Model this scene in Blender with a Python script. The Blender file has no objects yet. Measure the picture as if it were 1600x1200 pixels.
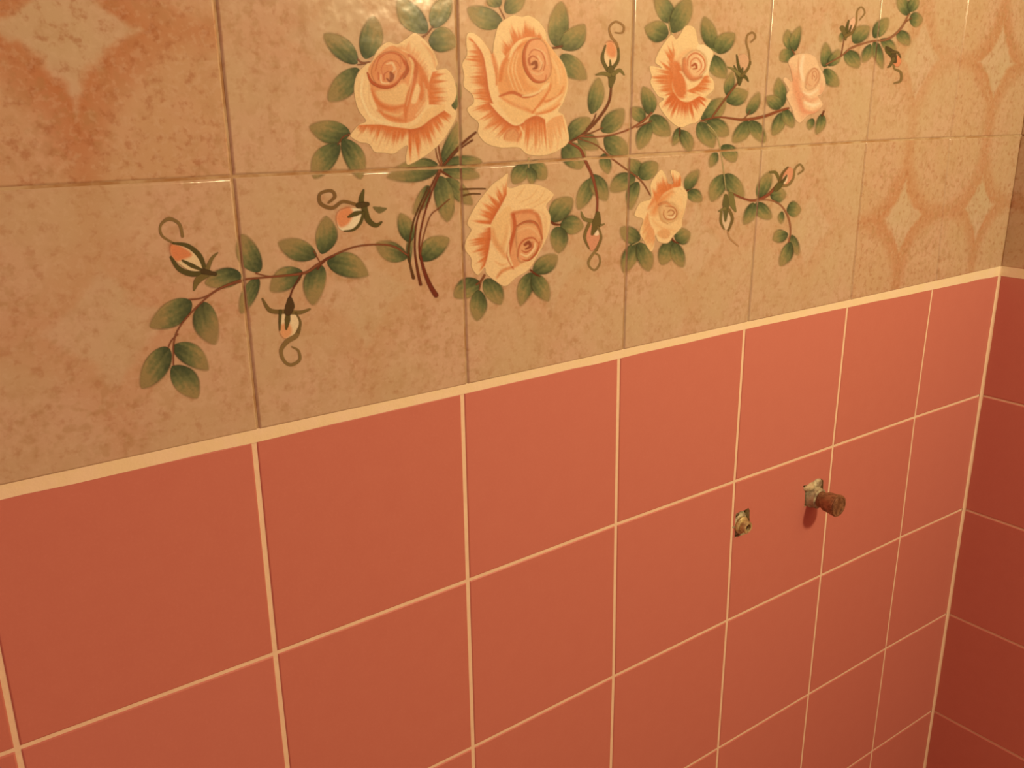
import bpy, bmesh, math, random
import numpy as np
from mathutils import Vector, Matrix

random.seed(7)
rng = np.random.default_rng(11)
S = 0.15                 # one tile pitch in metres
ZT = 1.15                # height of the lower edge of the cream strip above the floor
SC = bpy.context.scene
COL = SC.collection

# ------------------------------------------------------------------ camera
def rodrigues(r):
    th = np.linalg.norm(r); k = r / th
    K = np.array([[0, -k[2], k[1]], [k[2], 0, -k[0]], [-k[1], k[0], 0]])
    return np.eye(3) + math.sin(th) * K + (1 - math.cos(th)) * K @ K
RW = rodrigues(np.array([0.2879, -0.6284, -0.1036])) @ np.array([[1, 0, 0], [0, 0, -1], [0, 1, 0]], float)
CC = np.array([-1.1741, -3.3473, 1.2833])
FPX = 1410.9
XC = 5.958               # the corner with the right wall, in tiles

def wall_tiles(u, v, y=0.0):
    """a point of the photograph -> (x, z) on the tiled wall, in tiles"""
    u = np.asarray(u, float); v = np.asarray(v, float)
    d = np.stack([(u - 800) / FPX, (v - 600) / FPX, np.ones_like(u)], -1) @ RW
    t = (y - CC[1]) / d[..., 1]
    return CC[0] + t * d[..., 0], CC[2] + t * d[..., 2]

def wall_m(u, v, y=0.0):
    x, z = wall_tiles(u, v, y / S)
    return x * S, z * S + ZT

cam = bpy.data.cameras.new('camera'); camo = bpy.data.objects.new('camera', cam); COL.objects.link(camo)
cam.sensor_width = 36; cam.sensor_fit = 'HORIZONTAL'; cam.lens = 36 * FPX / 1600
cam.clip_start = 0.01; cam.clip_end = 50
M = Matrix([[RW[0][i], -RW[1][i], -RW[2][i], CC[i] * S + (ZT if i == 2 else 0)] for i in range(3)] + [[0, 0, 0, 1]])
camo.matrix_world = M
SC.camera = camo
SC.cycles.transparent_max_bounces = 24
vs = SC.view_settings
vs.view_transform = 'Standard'; vs.look = 'None'; vs.gamma = 1; vs.use_curve_mapping = False; vs.exposure = 0.0

# ------------------------------------------------------------------ colour helpers
def lin(c):
    c = np.asarray(c, float) / 255
    return np.where(c <= 0.04045, c / 12.92, ((c + 0.055) / 1.055) ** 2.4)
LAMP_TINT = np.array([1.00, 0.60, 0.345])
def alb(r, g, b, k=1.0):
    """the surface colour that reads as this photographed colour under the warm lamp"""
    return np.clip(lin((r, g, b)) / LAMP_TINT * 0.86 * k, 0.004, 0.92)

# ------------------------------------------------------------------ materials
def mat(name):
    m = bpy.data.materials.new(name); m.use_nodes = True
    nt = m.node_tree; b = nt.nodes['Principled BSDF']
    return m, nt, b
def nd(nt, t, **kw):
    n = nt.nodes.new(t)
    for k, v in kw.items(): setattr(n, k, v)
    return n
def math_n(nt, op, a, b=None, c=None, clamp=False):
    n = nd(nt, 'ShaderNodeMath', operation=op); n.use_clamp = clamp
    for i, q in enumerate((a, b, c)):
        if q is None: continue
        if isinstance(q, (int, float)): n.inputs[i].default_value = q
        else: nt.links.new(q, n.inputs[i])
    return n.outputs[0]
def mixc(nt, f, a, b):
    n = nd(nt, 'ShaderNodeMix', data_type='RGBA')
    for i, q in ((0, f), (6, a), (7, b)):
        if isinstance(q, (int, float)): n.inputs[i].default_value = q
        elif hasattr(q, 'is_linked'): nt.links.new(q, n.inputs[i])
        else: n.inputs[i].default_value = (*q, 1)
    return n.outputs[2]
def sstep(nt, x, a, b):
    n = nd(nt, 'ShaderNodeMapRange', interpolation_type='SMOOTHSTEP')
    nt.links.new(x, n.inputs[0]); n.inputs[1].default_value = a; n.inputs[2].default_value = b
    return n.outputs[0]
def noise(nt, vec, scale, detail=3, rough=.5):
    n = nd(nt, 'ShaderNodeTexNoise'); n.inputs['Scale'].default_value = scale
    n.inputs['Detail'].default_value = detail; n.inputs['Roughness'].default_value = rough
    nt.links.new(vec, n.inputs['Vector']); return n.outputs[0]
def bump(nt, b, h, strength, dist):
    n = nd(nt, 'ShaderNodeBump'); n.inputs['Strength'].default_value = strength; n.inputs['Distance'].default_value = dist
    nt.links.new(h, n.inputs['Height']); nt.links.new(n.outputs[0], b.inputs['Normal'])

def painted_tile_mat():
    m, nt, b = mat('mottled beige glaze')
    uv = nd(nt, 'ShaderNodeUVMap', uv_map='TileUV').outputs[0]
    cv = nd(nt, 'ShaderNodeUVMap', uv_map='TileVar').outputs[0]
    su = nd(nt, 'ShaderNodeSeparateXYZ'); nt.links.new(uv, su.inputs[0])
    sv = nd(nt, 'ShaderNodeSeparateXYZ'); nt.links.new(cv, sv.inputs[0])
    pos = nd(nt, 'ShaderNodeNewGeometry').outputs['Position']
    # quarter circles at the four tile corners, a four pointed star left over in the middle
    n1 = noise(nt, pos, 55, 4, .6); n2 = noise(nt, pos, 18, 3, .5); n3 = noise(nt, pos, 170, 3, .6); n4 = noise(nt, pos, 330, 2, .5)
    dx = math_n(nt, 'SUBTRACT', .5, math_n(nt, 'ABSOLUTE', su.outputs[0]))
    dy = math_n(nt, 'SUBTRACT', .5, math_n(nt, 'ABSOLUTE', su.outputs[1]))
    d = math_n(nt, 'SQRT', math_n(nt, 'ADD', math_n(nt, 'MULTIPLY', dx, dx), math_n(nt, 'MULTIPLY', dy, dy)))
    d = math_n(nt, 'ADD', d, math_n(nt, 'MULTIPLY', math_n(nt, 'SUBTRACT', n1, .5), .11))
    d = math_n(nt, 'ADD', d, math_n(nt, 'MULTIPLY', math_n(nt, 'SUBTRACT', n2, .5), .06))
    inside = math_n(nt, 'SUBTRACT', 1, sstep(nt, d, .545, .590))
    ring = math_n(nt, 'MULTIPLY', sstep(nt, d, .40, .50), inside)
    edge = math_n(nt, 'MULTIPLY', sstep(nt, d, .50, .56), inside)
    con = sv.outputs[0]
    star = mixc(nt, sstep(nt, n2, .3, .7), tuple(alb(209, 157, 103)), tuple(alb(216, 156, 108)))
    wash = mixc(nt, sstep(nt, n2, .3, .7), tuple(alb(207, 138, 82)), tuple(alb(214, 143, 92)))
    brown = mixc(nt, n1, tuple(alb(190, 106, 54)), tuple(alb(205, 124, 70)))
    f1 = math_n(nt, 'MULTIPLY', inside, math_n(nt, 'MULTIPLY', con, .5))
    c = mixc(nt, f1, star, wash)
    f2 = math_n(nt, 'MULTIPLY', math_n(nt, 'ADD', math_n(nt, 'MULTIPLY', ring, .62), math_n(nt, 'MULTIPLY', edge, .2)), con)
    f2 = math_n(nt, 'MULTIPLY', f2, math_n(nt, 'ADD', .45, n2), clamp=True)
    c = mixc(nt, f2, c, brown)
    # soft grey-brown blotches and small specks
    bl = math_n(nt, 'MULTIPLY', sstep(nt, n1, .50, .72), .36)
    c = mixc(nt, bl, c, tuple(alb(186, 126, 72)))
    n5 = noise(nt, pos, 130, 2, .6)
    bl2 = math_n(nt, 'MULTIPLY', sstep(nt, n5, .47, .66), math_n(nt, 'MULTIPLY', sstep(nt, n2, .36, .62), .42))
    c = mixc(nt, bl2, c, tuple(alb(180, 122, 66)))
    spk = math_n(nt, 'MULTIPLY', sstep(nt, n3, .50, .72), math_n(nt, 'ADD', .20, math_n(nt, 'MULTIPLY', con, .28)))
    c = mixc(nt, spk, c, tuple(alb(172, 92, 44)))
    spl = math_n(nt, 'MULTIPLY', sstep(nt, n4, .5, .7), .22)
    c = mixc(nt, spl, c, tuple(alb(226, 172, 120)))
    nt.links.new(c, b.inputs['Base Color'])
    b.inputs['Roughness'].default_value = .17
    b.inputs['Specular IOR Level'].default_value = .5
    h = math_n(nt, 'ADD', noise(nt, pos, 95, 2, .4), math_n(nt, 'MULTIPLY', noise(nt, pos, 30, 1, .4), 1.6))
    bump(nt, b, h, .26, .0012)
    return m

def pink_tile_mat():
    m, nt, b = mat('pink satin glaze')
    pos = nd(nt, 'ShaderNodeNewGeometry').outputs['Position']
    cv = nd(nt, 'ShaderNodeUVMap', uv_map='TileVar').outputs[0]
    sv = nd(nt, 'ShaderNodeSeparateXYZ'); nt.links.new(cv, sv.inputs[0])
    n = noise(nt, pos, 60, 4, .65); n2 = noise(nt, pos, 500, 2, .5)
    a = mixc(nt, n, tuple(alb(195, 96, 67, 1.18)), tuple(alb(201, 103, 72, 1.18)))
    a = mixc(nt, math_n(nt, 'MULTIPLY', sv.outputs[1], .35), a, tuple(alb(205, 106, 78, 1.18)))
    a = mixc(nt, math_n(nt, 'MULTIPLY', sstep(nt, n2, .5, .75), .12), a, tuple(alb(214, 116, 84, 1.18)))
    nt.links.new(a, b.inputs['Base Color'])
    b.inputs['Roughness'].default_value = .46
    b.inputs['Specular IOR Level'].default_value = .35
    bump(nt, b, noise(nt, pos, 260, 3, .5), .12, .0006)
    return m

def rough_mat(name, c1, c2, scale, rough=.85, bs=.4, bd=.0008):
    m, nt, b = mat(name)
    pos = nd(nt, 'ShaderNodeNewGeometry').outputs['Position']
    n = noise(nt, pos, scale, 4, .6)
    nt.links.new(mixc(nt, sstep(nt, n, .35, .65), tuple(c1), tuple(c2)), b.inputs['Base Color'])
    b.inputs['Roughness'].default_value = rough
    b.inputs['Specular IOR Level'].default_value = .25
    bump(nt, b, noise(nt, pos, scale * 4, 3, .6), bs, bd)
    return m

def metal_mat(name, c1, c2, scale, rough, metal):
    m, nt, b = mat(name)
    tc = nd(nt, 'ShaderNodeTexCoord').outputs['Object']
    n = noise(nt, tc, scale, 5, .65)
    nt.links.new(mixc(nt, sstep(nt, n, .38, .62), tuple(c1), tuple(c2)), b.inputs['Base Color'])
    b.inputs['Roughness'].default_value = rough; b.inputs['Metallic'].default_value = metal
    bump(nt, b, noise(nt, tc, scale * 3, 3, .6), .4, .0005)
    return m

def paint_mat():
    m, nt, b = mat('fired china paint')
    at = nd(nt, 'ShaderNodeAttribute', attribute_name='Paint')
    nt.links.new(at.outputs['Color'], b.inputs['Base Color'])
    nt.links.new(at.outputs['Alpha'], b.inputs['Alpha'])
    b.inputs['Roughness'].default_value = .19
    pos = nd(nt, 'ShaderNodeNewGeometry').outputs['Position']
    h = math_n(nt, 'ADD', noise(nt, pos, 95, 2, .4), math_n(nt, 'MULTIPLY', noise(nt, pos, 30, 1, .4), 1.6))
    bump(nt, b, h, .24, .0012)
    return m

MT = {
    'painted': painted_tile_mat(),
    'pink': pink_tile_mat(),
    'grout': rough_mat('cream grout', alb(222, 164, 112, 1.3), alb(230, 172, 118, 1.25), 60),
    'strip': rough_mat('cream grout strip', alb(221, 170, 112, 1.36), alb(228, 174, 120, 1.3), 45),
    'tan_grout': rough_mat('tan grout', alb(176, 110, 58), alb(206, 150, 96), 38),
    'mortar': rough_mat('shade-darkened mortar', alb(96, 62, 34), alb(160, 116, 66), 180, .95, .9, .002),  # mortar coloured darker to stand for the shade inside the holes
    'cream_plaster': rough_mat('cream plaster', alb(196, 148, 92), alb(224, 172, 112), 160, .9, .9, .0015),
    'brass': metal_mat('dull brass', alb(186, 118, 68), alb(136, 80, 44), 160, .42, .2),
    'dark_brass': metal_mat('dark brass', alb(160, 98, 54), alb(116, 66, 34), 220, .4, .2),
    'zinc': metal_mat('mortar smeared zinc', alb(212, 170, 112), alb(146, 108, 70), 140, .6, .25),
    'pale_brass': metal_mat('pale brass', alb(226, 174, 100), alb(176, 124, 68), 160, .4, .35),
    'bore_shade': metal_mat('dark bore', alb(70, 34, 16), alb(98, 52, 26), 200, .7, .1),  # dark colour stands for the shade inside the nipple
    'paint': paint_mat(),
}

# ------------------------------------------------------------------ object helpers
def link(name, me, parent=None, mats=()):
    o = bpy.data.objects.new(name, me); COL.objects.link(o)
    for k in mats: me.materials.append(MT[k])
    if parent is not None: o.parent = parent
    return o
def empty(name, loc):
    o = bpy.data.objects.new(name, None); COL.objects.link(o); o.location = loc; o.empty_display_size = .02
    return o
def tag(o, label, cat, group=None):
    o['label'] = label; o['category'] = cat
    if group: o['group'] = group
def adopt(o, parent):
    """child given in world coordinates under an Empty that is only moved"""
    o.parent = parent; o.matrix_parent_inverse = Matrix.Translation(-parent.location)

# ------------------------------------------------------------------ the tiled walls
J = {}
def meas(grid, pts, i0=0):
    for k, (u, v) in enumerate(pts):
        J[(grid, i0 + k)] = wall_tiles(u, v)
meas('T', [(397.5, 690.5), (723, 615), (967.7, 559), (1164, 513.7), (1325, 479.3), (1458, 451.7), (1561.7, 430)])
meas('1', [(27.7, 1170.7), (430.7, 1021.3), (731.7, 907.3), (963, 819.7), (1148.3, 752.7), (1302.2, 697.7), (1430.3, 652), (1533, 617.3)], -1)
meas('2', [(739.8, 1167.8), (959.3, 1057.3), (1136.7, 970), (1283.3, 899.3), (1407.3, 840), (1506, 795)], 1)
meas('U', [(403.3, 670.7), (729.3, 600.3), (973, 546.3), (1167.5, 503), (1327.7, 468.7), (1461.7, 439), (1564.7, 415.7)])
meas('H', [(362.7, 276), (718.3, 260), (982, 243.7), (1188.7, 232), (1352.7, 221.3), (1483.5, 215.5), (1594.7, 212)])
I0, I1 = -8, 6
def model_x(i): return XC if i >= 6 else float(i)
PINK_Z = [0.0] + [-.973 - .9972 * k for k in range(7)]
UP_Z = [.0499, 1.034, 2.02, 3.01, 4.0, 5.0, 6.0, 7.0]
def node_table(zs, rows):
    t = np.zeros((I1 - I0 + 1, len(zs), 2))
    for a, i in enumerate(range(I0, I1 + 1)):
        last = np.zeros(2)
        for r, z in enumerate(zs):
            base = np.array([model_x(i), z])
            key = (rows[r] if r < len(rows) else None, i)
            if key in J: last = np.array(J[key]) - base
            elif key[0] is not None or i < 0:
                ki = [q for q in range(I0, I1 + 1) if (key[0], q) in J]
                if ki:
                    q = min(ki, key=lambda w: abs(w - i))
                    last = np.array(J[(key[0], q)]) - np.array([model_x(q), z])
            off = last.copy()
            if i == 6: off[0] = 0
            t[a, r] = base + off
    return t
PN = node_table(PINK_Z, ['T', '1', '2'])
UN = node_table(UP_Z, ['U', 'H'])

def interp(tab, s, t):
    """s = column position (I0..I1), t = row position, bilinear over the node table"""
    a = min(max(int(math.floor(s - I0)), 0), tab.shape[0] - 2); fs = s - I0 - a
    b = min(max(int(math.floor(t)), 0), tab.shape[1] - 2); ft = t - b
    p = (1 - fs) * (1 - ft) * tab[a, b] + fs * (1 - ft) * tab[a + 1, b] + (1 - fs) * ft * tab[a, b + 1] + fs * ft * tab[a + 1, b + 1]
    return p

def breaks(n, hw, bev, first=None, last=None):
    """positions and heights (0 grout .. 1 tile top) across n tiles; first/last: half joint at the two ends"""
    P = []
    for k in range(n):
        a = hw if (k > 0 or first is None) else first
        e = hw if (k < n - 1 or last is None) else last
        P += [(k + a, 0, k), (k + a + .3 * bev, .68, k), (k + a + bev, 1, k), (k + 1 - e - bev, 1, k), (k + 1 - e - .3 * bev, .68, k), (k + 1 - e, 0, k)]
    P = [(0, 0, -1)] + P + [(n, 0, -1)]
    return P

def tile_field(name, posf, ncol, nrow, hwx, hwz, bev, depth, mats, var, cx=(None, None), cz=(None, None), parent=None, holes=None, flip=False):
    """one connected relief of tiles and grout. posf(s, t, h) -> world point"""
    bm = bmesh.new()
    uv = bm.loops.layers.uv.new('TileUV'); uv2 = bm.loops.layers.uv.new('TileVar')
    bx = breaks(ncol, hwx, bev, *cx); bz = breaks(nrow, hwz, bev, *cz)
    V = [[bm.verts.new(posf(s, t, -depth * (1 - min(hs, ht)))) for (t, ht, _) in bz] for (s, hs, _) in bx]
    hole_face = None
    for a in range(len(bx) - 1):
        for b in range(len(bz) - 1):
            i = bx[a][2] if bx[a][2] == bx[a + 1][2] else -1
            j = bz[b][2] if bz[b][2] == bz[b + 1][2] else -1
            vs_ = [V[a][b], V[a + 1][b], V[a + 1][b + 1], V[a][b + 1]]
            st = [(bx[a][0], bz[b][0]), (bx[a + 1][0], bz[b][0]), (bx[a + 1][0], bz[b + 1][0]), (bx[a][0], bz[b + 1][0])]
            if flip: vs_.reverse(); st.reverse()
            f = bm.faces.new(vs_)
            tile = i >= 0 and j >= 0
            f.material_index = 0 if tile else 1
            w = var(i, j) if tile else (0, 0)
            top = tile and min(bx[a][1], bx[a + 1][1]) == 1 and min(bz[b][1], bz[b + 1][1]) == 1
            f.smooth = tile and not top
            for lp, (s, t) in zip(f.loops, st):
                lp[uv].uv = (s - max(i, 0) - .5, t - max(j, 0) - .5) if tile else (0, 0)
                lp[uv2].uv = w
            if top and holes and (i, j) == holes[0]: hole_face = f
    if hole_face:
        w = var(*holes[0])
        outer = list(hole_face.edges)
        nrm = hole_face.normal.copy()
        y0 = hole_face.verts[0].co.y
        bmesh.ops.delete(bm, geom=[hole_face], context='FACES_ONLY')
        edges = list(outer); loops = []
        for poly in holes[1]:
            vs_ = [bm.verts.new((x, y0, z)) for x, z in poly]
            es = [bm.edges.new((vs_[k], vs_[(k + 1) % len(vs_)])) for k in range(len(vs_))]
            edges += es; loops.append(vs_)
        r = bmesh.ops.triangle_fill(bm, edges=edges, use_beauty=True, normal=(0, -1, 0))
        for f in [g for g in r['geom'] if isinstance(g, bmesh.types.BMFace)]:
            f.material_index = 0; f.smooth = False
            f.normal_update()
            if f.normal.y > 0: f.normal_flip()
            for lp in f.loops: lp[uv2].uv = w
        for vs_ in loops:              # the raw recess behind the broken tile, cavity shade put into its mortar colour
            n = len(vs_)
            cxm = sum(v.co.x for v in vs_) / n; czm = sum(v.co.z for v in vs_) / n
            prev = vs_
            for dy, sc, mi in ((.005, 1.0, 3), (.011, 1.04, 2), (.019, .97, 2)):
                cur = [bm.verts.new((cxm + (v.co.x - cxm) * sc * random.uniform(.96, 1.04), y0 + dy, czm + (v.co.z - czm) * sc * random.uniform(.96, 1.04))) for v in vs_]
                for k in range(n):
                    f = bm.faces.new([prev[k], prev[(k + 1) % n], cur[(k + 1) % n], cur[k]])
                    f.material_index = mi; f.smooth = False
                prev = cur
            c = bm.verts.new((cxm, y0 + .022, czm))
            for k in range(n):
                f = bm.faces.new([prev[k], prev[(k + 1) % n], c]); f.material_index = 2
    me = bpy.data.meshes.new(name); bm.to_mesh(me); bm.free()
    o = link(name, me, parent, mats)
    return o

def poly_m(pts):
    return [tuple(float(q) for q in wall_m(u, v)) for u, v in pts]
HOLE_FITTING = [(1149.6, 803), (1156, 799.5), (1163, 797.5), (1169.5, 793.5), (1171.5, 798), (1171, 808), (1172, 822), (1169, 833), (1160, 836), (1152, 838.5), (1147.5, 841), (1148.2, 828), (1149, 814)]
HOLE_PIPE = [(1255, 759), (1262, 757.5), (1270, 753), (1276, 748.5), (1283, 748), (1286.5, 751), (1286, 762), (1287, 774), (1285, 785), (1276, 792), (1267, 789), (1260, 790.5), (1256.5, 792), (1257.5, 780), (1258, 770)]

# rows of the pink field are counted downwards from the strip
NP = len(PINK_Z) - 1; NU = len(UP_Z) - 1; NC = I1 - I0
prand = rng.random((40, 40))
def pos_pink(s, t, h):
    p = interp(PN, s + I0, t); return (p[0] * S, -h if False else -h, p[1] * S + ZT)
UP_Y = -.0010
def pos_up(s, t, h):
    p = interp(UN, s + I0, t); return (p[0] * S, UP_Y - h, p[1] * S + ZT)
def con_up(i, j):
    c = i + I0; r = j
    if r == 0: v = {-1: .36, 0: .26, 1: .24, 2: .24, 3: .28, 4: .9, 5: .85}.get(c, .9)
    else: v = {-1: 1.15, 0: .26, 1: .22, 2: .22, 3: .26, 4: .5, 5: .9}.get(c, .9)
    if r > 1: v = .9
    return (v, float(prand[i, j]))

wall = tile_field('wall_back', pos_pink, NC, NP, .0105, .0088, .007, .0008, ['pink', 'grout', 'mortar', 'cream_plaster'],
                  lambda i, j: (0, float(prand[i, j])), cx=(None, .012), cz=(.0, None), flip=True,
                  holes=((3 - I0, 1), [poly_m(HOLE_FITTING), poly_m(HOLE_PIPE)]))
wall['kind'] = 'structure'
up = tile_field('painted_tile_panel', pos_up, NC, NU, .0048, .0050, .009, .0013, ['painted', 'tan_grout'], con_up,
                cx=(None, .004), cz=(.0, None), parent=wall)
# the broad cream strip between the two fields
def strip(name, bot, top, mk='strip'):
    bm = bmesh.new(); rows = []
    for p, q in zip(bot, top):
        p = Vector(p); q = Vector(q)
        rows.append([bm.verts.new(p.lerp(q, k)) for k in (0, .12, .5, .88, 1)])
    for a in range(len(rows) - 1):
        for k in range(4):
            f = bm.faces.new([rows[a][k], rows[a + 1][k], rows[a + 1][k + 1], rows[a][k + 1]]); f.smooth = True
    bmesh.ops.recalc_face_normals(bm, faces=bm.faces)
    me = bpy.data.meshes.new(name); bm.to_mesh(me); bm.free()
    o = link(name, me, None, [mk]); o['kind'] = 'structure'
    return o
ss = np.linspace(0, NC, NC * 6 + 1)
wob = rng.normal(0, .00022, len(ss))
b_, t_ = [], []
for k, s in enumerate(ss):
    p = pos_pink(s, 0, 0); q = pos_up(s, 0, 0)
    b_.append((p[0], -.0002, p[2] + wob[k] - .0004)); t_.append((q[0], -.0002, q[2] + .0006))
strip('trim_1', b_, t_)

# ---- the wall on the right, standing at the corner
XR = XC * S
zc_p = [PN[-1, r, 1] for r in range(PN.shape[1])]; zc_u = [UN[-1, r, 1] for r in range(UN.shape[1])]
def pos_rp(s, t, h):
    k = min(int(t), len(zc_p) - 2); z = zc_p[k] + (zc_p[k + 1] - zc_p[k]) * (t - k)
    return (XR + h * -1, -s * S, z * S + ZT)
def pos_ru(s, t, h):
    k = min(int(t), len(zc_u) - 2); z = zc_u[k] + (zc_u[k + 1] - zc_u[k]) * (t - k)
    return (XR - .0006 - h, -s * S, z * S + ZT)
NR = 12
wr = tile_field('wall_right', pos_rp, NR, NP, .0105, .0088, .007, .0008, ['pink', 'grout'],
                lambda i, j: (0, float(prand[i + 15, j + 9])), cx=(.012, None), cz=(.0, None), flip=True)
wr['kind'] = 'structure'
tile_field('painted_tile_panel', pos_ru, NR, NU, .0048, .0050, .009, .0013, ['painted', 'tan_grout'],
           lambda i, j: (1.0, float(prand[i + 15, j + 20])), cx=(.004, None), cz=(.0, None), parent=wr)
b_ = [(XR - .0002, -s * S, zc_p[0] * S + ZT - .0004) for s in np.linspace(0, NR, NR * 4 + 1)]
t_ = [(XR - .0002, -s * S, zc_u[0] * S + ZT + .0006) for s in np.linspace(0, NR, NR * 4 + 1)]
strip('trim_2', b_, t_)
# grout fillet running up the corner
def corner_bead(name, z0, z1, r, mk):
    bm = bmesh.new(); prev = None
    for k, z in enumerate(np.linspace(z0, z1, 60)):
        rr = r * random.uniform(.88, 1.12)
        row = [bm.verts.new((XR - rr * (1 - math.sin(a)), -rr * (1 - math.cos(a)), z)) for a in np.linspace(0, math.pi / 2, 6)]
        if prev:
            for q in range(5):
                f = bm.faces.new([prev[q], prev[q + 1], row[q + 1], row[q]]); f.smooth = True
        prev = row
    bmesh.ops.recalc_face_normals(bm, faces=bm.faces)
    me = bpy.data.meshes.new(name); bm.to_mesh(me); bm.free()
    o = link(name, me, None, [mk]); o['kind'] = 'structure'
    return o
zcor = zc_u[0] * S + ZT
corner_bead('trim_3', zc_p[-1] * S + ZT, zcor, .0026, 'grout')
corner_bead('trim_4', zcor, zc_u[-1] * S + ZT, .0020, 'tan_grout')

# ------------------------------------------------------------------ fittings in the wall
def lathe(name, prof, mk, parent, center, seg=40, axis_tilt=(0, 0), hexa=None, jitter=0, smooth=True):
    """profile (radius, distance out of the wall) turned round an axis that points out of the wall"""
    bm = bmesh.new(); rings = []
    for r, d in prof:
        ring = []
        for k in range(seg):
            a = 2 * math.pi * k / seg
            rr = r
            if hexa and (r, d) in hexa:
                q = (a % (math.pi / 3)) - math.pi / 6
                rr = r * math.cos(math.pi / 6) / math.cos(q)
            if jitter: rr *= 1 + random.uniform(-jitter, jitter)
            x, z = rr * math.cos(a), rr * math.sin(a)
            ring.append(bm.verts.new((x + axis_tilt[0] * d, -d, z + axis_tilt[1] * d)))
        rings.append(ring)
    for a in range(len(rings) - 1):
        for k in range(seg):
            f = bm.faces.new([rings[a][k], rings[a][(k + 1) % seg], rings[a + 1][(k + 1) % seg], rings[a + 1][k]]); f.smooth = smooth
    for ring in (rings[0], rings[-1]):
        if True:
            c = bm.verts.new(sum((v.co for v in ring), Vector()) / seg)
            for k in range(seg): bm.faces.new([ring[k], ring[(k + 1) % seg], c])
    bmesh.ops.recalc_face_normals(bm, faces=bm.faces)
    me = bpy.data.meshes.new(name); bm.to_mesh(me); bm.free()
    o = link(name, me, None, [mk]); o.location = center
    if smooth:
        try: me.set_sharp_from_angle(angle=math.radians(35))
        except Exception: pass
    if parent is not None: adopt(o, parent)
    return o
def lump(name, center, size, mk, parent, seed, sub=3, amp=.3):
    bm = bmesh.new(); bmesh.ops.create_icosphere(bm, subdivisions=sub, radius=1)
    r = random.Random(seed); ph = [(r.uniform(1, 4), r.uniform(1, 4), r.uniform(1, 4), r.uniform(0, 6)) for _ in range(7)]
    for v in bm.verts:
        n = sum(math.sin(a * v.co.x + b * v.co.y + c * v.co.z + d) for a, b, c, d in ph) / 7
        v.co = v.co * (1 + amp * n)
        v.co = Vector((v.co.x * size[0], v.co.y * size[1], v.co.z * size[2]))
    for f in bm.faces: f.smooth = True
    me = bpy.data.meshes.new(name); bm.to_mesh(me); bm.free()
    o = link(name, me, None, [mk]); o.location = center
    if parent is not None: adopt(o, parent)
    return o

px, pz = (float(q) for q in wall_m(1271.0, 775.5))
pipe = empty('capped_pipe_stub', (px, 0, pz))
tag(pipe, 'brown brass pipe stub with wide round end sticking out of the larger broken hole', 'pipe')
c0 = (px, 0, pz)
lathe('pipe', [(.0086, -.016), (.0086, .008), (.0081, .009), (.0081, .018)], 'dark_brass', pipe, c0)
collar_p = [(.0128, -.017), (.0132, -.010), (.0128, -.002), (.0118, .0015), (.0108, .0035), (.0104, .0075), (.0082, .0085)]
lathe('collar', collar_p, 'zinc', pipe, c0, jitter=.02)
plug_prof = [(.0081, .0120), (.0090, .0145), (.0101, .0165), (.0106, .0235), (.0110, .0245), (.0114, .0285), (.0110, .0298), (.0094, .0300), (.0084, .0288), (.0050, .0286)]
plug = lathe('end_plug', plug_prof, 'brass', pipe, c0)
# rolled rim with a worn bright nick
rim = lathe('rim', [(.0086, .0298), (.0090, .0305), (.0106, .0305), (.0113, .0295), (.0114, .0288)], 'dark_brass', None, c0)
rim.parent = plug; rim.matrix_parent_inverse = plug.matrix_basis.inverted()
lump('mortar_lump', (px - .0085, .0008, pz + .0125), (.0085, .0036, .0050), 'cream_plaster', pipe, 3)
lump('mortar_lump', (px + .004, .001, pz + .0125), (.0085, .004, .0065), 'zinc', pipe, 5)

fx, fz = (float(q) for q in wall_m(1157.5, 819.5))
fit = empty('pipe_connector', (fx, 0, fz))
tag(fit, 'small pale brass pipe connector recessed in the smaller broken hole beside a white joint', 'pipe fitting')
c1 = (fx, 0, fz)
hexp = [(.0126, -.016), (.0130, -.008), (.0124, -.002), (.0108, -.0003), (.0080, .0004)]
lathe('nut', hexp, 'zinc', fit, c1, hexa=set(hexp[:4]), seg=48)
lathe('nipple', [(.0086, -.004), (.0086, .0020), (.0078, .0030), (.0060, .0034), (.0060, .0080), (.0054, .0090), (.0034, .0091), (.0030, .0045)], 'pale_brass', fit, c1)
lathe('bore_shade', [(.0031, .0030), (.0031, .0062)], 'bore_shade', fit, c1, seg=24)  # solid dark disc painted as the shade in the nipple's opening
lump('mortar_lump', (fx - .007, .005, fz + .011), (.008, .005, .004), 'mortar', fit, 8)
lump('mortar_lump', (fx - .001, .006, fz - .0135), (.009, .005, .0035), 'mortar', fit, 9)

# ------------------------------------------------------------------ the painted roses
joints_v = []            # vertical joints of the painted field as lines in metres
for i in range(-1, 6):
    a = i - I0
    joints_v.append([(UN[a, r, 0] * S, UN[a, r, 1] * S + ZT) for r in range(4)])
joint_h = [(UN[a, 1, 0] * S, UN[a, 1, 1] * S + ZT) for a in range(UN.shape[0])]
strip_z = [(UN[a, 0, 0] * S, UN[a, 0, 1] * S + ZT) for a in range(UN.shape[0])]
def joint_fade(x, z):
    d = np.full(x.shape, 9.0)
    for ln in joints_v:
        zs = [p[1] for p in ln]; xs = [p[0] for p in ln]
        d = np.minimum(d, np.abs(x - np.interp(z, zs, xs)))
    d = np.minimum(d, np.abs(z - np.interp(x, [p[0] for p in joint_h], [p[1] for p in joint_h])))
    return np.clip((d - .0007) / .0006, 0, 1)

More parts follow.
